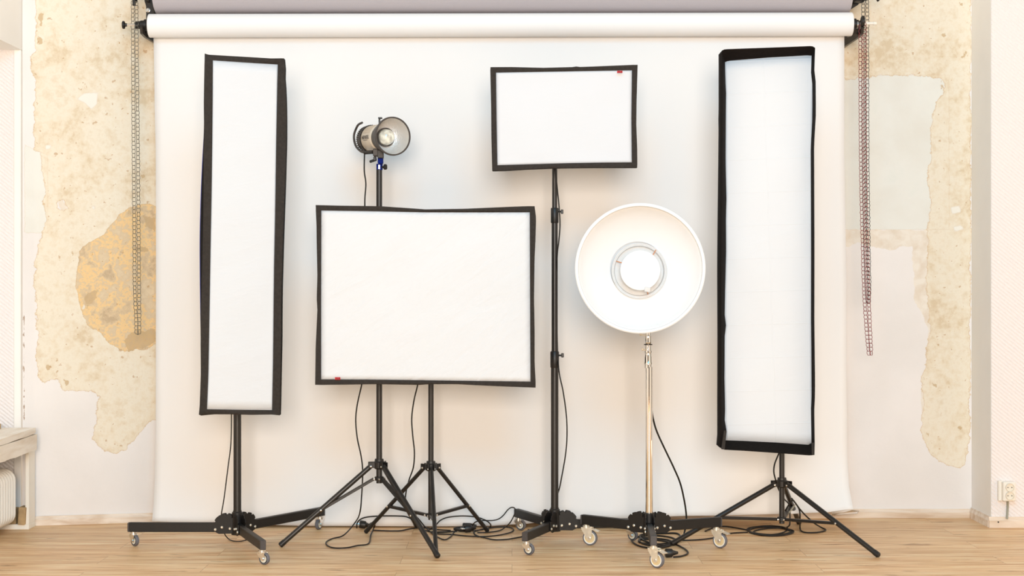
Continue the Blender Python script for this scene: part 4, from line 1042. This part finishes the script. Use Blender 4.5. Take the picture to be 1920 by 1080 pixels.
# socket on the pier
sx=lambda px: (px-CX)*YP/F_
sz=lambda py: H-(py-CY)*YP/F_
t=thing('wall_socket','white double power socket on the wallpapered pier at the right','socket',(sx(1892),YP,sz(923)))
YS=YP-.05
m=MB(); a=P(1881,904,YS); b_=P(1905,940,YS)
x0,x1,zA,zB=a.x,b_.x,a.z,b_.z
m.box(((x0+x1)/2,(YS+YP-.001)/2,(zA+zB)/2),(x1-x0,YP-YS-.002,zA-zB),bev=.004); m.box((x0-.002,YP-.012,(zA+zB)/2),(.024,.02,zA-zB+.006),bev=.003)
hs=m.build('housing','white_plastic',t)
for py in(914,929.5):
    q=P(1893.5,py,YS-.001)
    m=MB(); m.lathe([(0.0,.0205),(-.009,.0200),(-.009,.0182),(-.001,.0172),(-.0008,.0)],q,(0,1,0),36); m.build('socket_well','socket_well',t)
    m=MB()
    for s in(-1,1): m.cyl(q+V(s*.0095,-.0016,0),q+V(s*.0095,.004,0),.0026,seg=10)
    m.loose('socket_hole','black_plastic',t)
m=MB(); m.tube(spline([P(1889.5,940,YP-.02),P(1889.5,948,YP-.008),P(1889,960,YP-.008),P(1888,973,YP-.016)],6),.0055,10); m.build('supply_cable','grey_cable',t)
m=MB(); m.cyl(V(sx(1870),YP-.0135,sz(978)),V(sx(1870),YP-.017,sz(978)),.0035,seg=10); m.build('screw','black_plastic',None) ; o=bpy.data.objects['screw']; tag(o,'dark screw head in the baseboard below the wall socket','screw')

# ------------------------------------------------------------------ light, world, camera
w=bpy.data.worlds.new('World'); scn.world=w; w.use_nodes=True; nt=w.node_tree; bg=nt.nodes['Background']
tc=nt.nodes.new('ShaderNodeTexCoord'); sx_=nt.nodes.new('ShaderNodeSeparateXYZ'); nt.links.new(tc.outputs['Generated'],sx_.inputs[0])
rp=nt.nodes.new('ShaderNodeValToRGB'); e=rp.color_ramp.elements
e[0].position=0; e[0].color=(.95,.76,.58,1); e[1].position=1; e[1].color=(1.45,1.27,1.06,1)
k=e.new(.5); k.color=(1,.83,.67,1)
mr=nt.nodes.new('ShaderNodeMapRange'); mr.inputs[1].default_value=-1; mr.inputs[2].default_value=1
nt.links.new(sx_.outputs['Z'],mr.inputs[0]); nt.links.new(mr.outputs[0],rp.inputs[0])
# invented surroundings: bright sides lift the return walls, dark bands show in chrome
r2=nt.nodes.new('ShaderNodeValToRGB'); r2.color_ramp.interpolation='LINEAR'; q=r2.color_ramp.elements
q[0].position=0; q[0].color=(3.4,3.4,3.4,1); q[1].position=1; q[1].color=(3.4,3.4,3.4,1)
for p_,v_ in((.2,2.0),(.38,.9),(.40,.12),(.43,.12),(.45,.9),(.53,.9),(.545,.10),(.60,.10),(.615,.9),(.8,2.0)):
    k=q.new(p_); k.color=(v_,v_,v_,1)
m2=nt.nodes.new('ShaderNodeMapRange'); m2.inputs[1].default_value=-1; m2.inputs[2].default_value=1
nt.links.new(sx_.outputs['X'],m2.inputs[0]); nt.links.new(m2.outputs[0],r2.inputs[0])
mx=nt.nodes.new('ShaderNodeMixRGB'); mx.blend_type='MULTIPLY'; mx.inputs[0].default_value=1
nt.links.new(rp.outputs[0],mx.inputs[1]); nt.links.new(r2.outputs[0],mx.inputs[2]); nt.links.new(mx.outputs[0],bg.inputs[0])
bg.inputs[1].default_value=.47
def area(name,loc,target,sx1,sy1,power,col):
    l=bpy.data.lights.new(name,'AREA'); l.shape='RECTANGLE'; l.size=sx1; l.size_y=sy1; l.energy=power; l.color=col
    o=bpy.data.objects.new(name,l); COL.objects.link(o); o.location=loc
    d=Vector(target)-Vector(loc); o.rotation_euler=d.to_track_quat('-Z','Y').to_euler(); return o
area('key_flash_bank',(.25,1.5,3.8),(0,7.5,1.1),2.4,1.6,116,(.04,.58,1.0))
area('added_front_fill',(.1,-3.2,1.9),(0,7.5,1.1),2.4,1.8,650,(.94,.81,.69))  # added fill near the camera axis, lifts the shadows on the backdrop
cam=bpy.data.cameras.new('Camera'); co=bpy.data.objects.new('Camera',cam); COL.objects.link(co)
cam.sensor_width=36; cam.lens=36*F_/1920; co.location=(0,0,H); co.rotation_euler=(PI/2,0,0); scn.camera=co
scn.view_settings.view_transform='Standard'; scn.view_settings.look='None'; scn.view_settings.exposure=0; scn.view_settings.gamma=1
scn.cycles.max_bounces=8
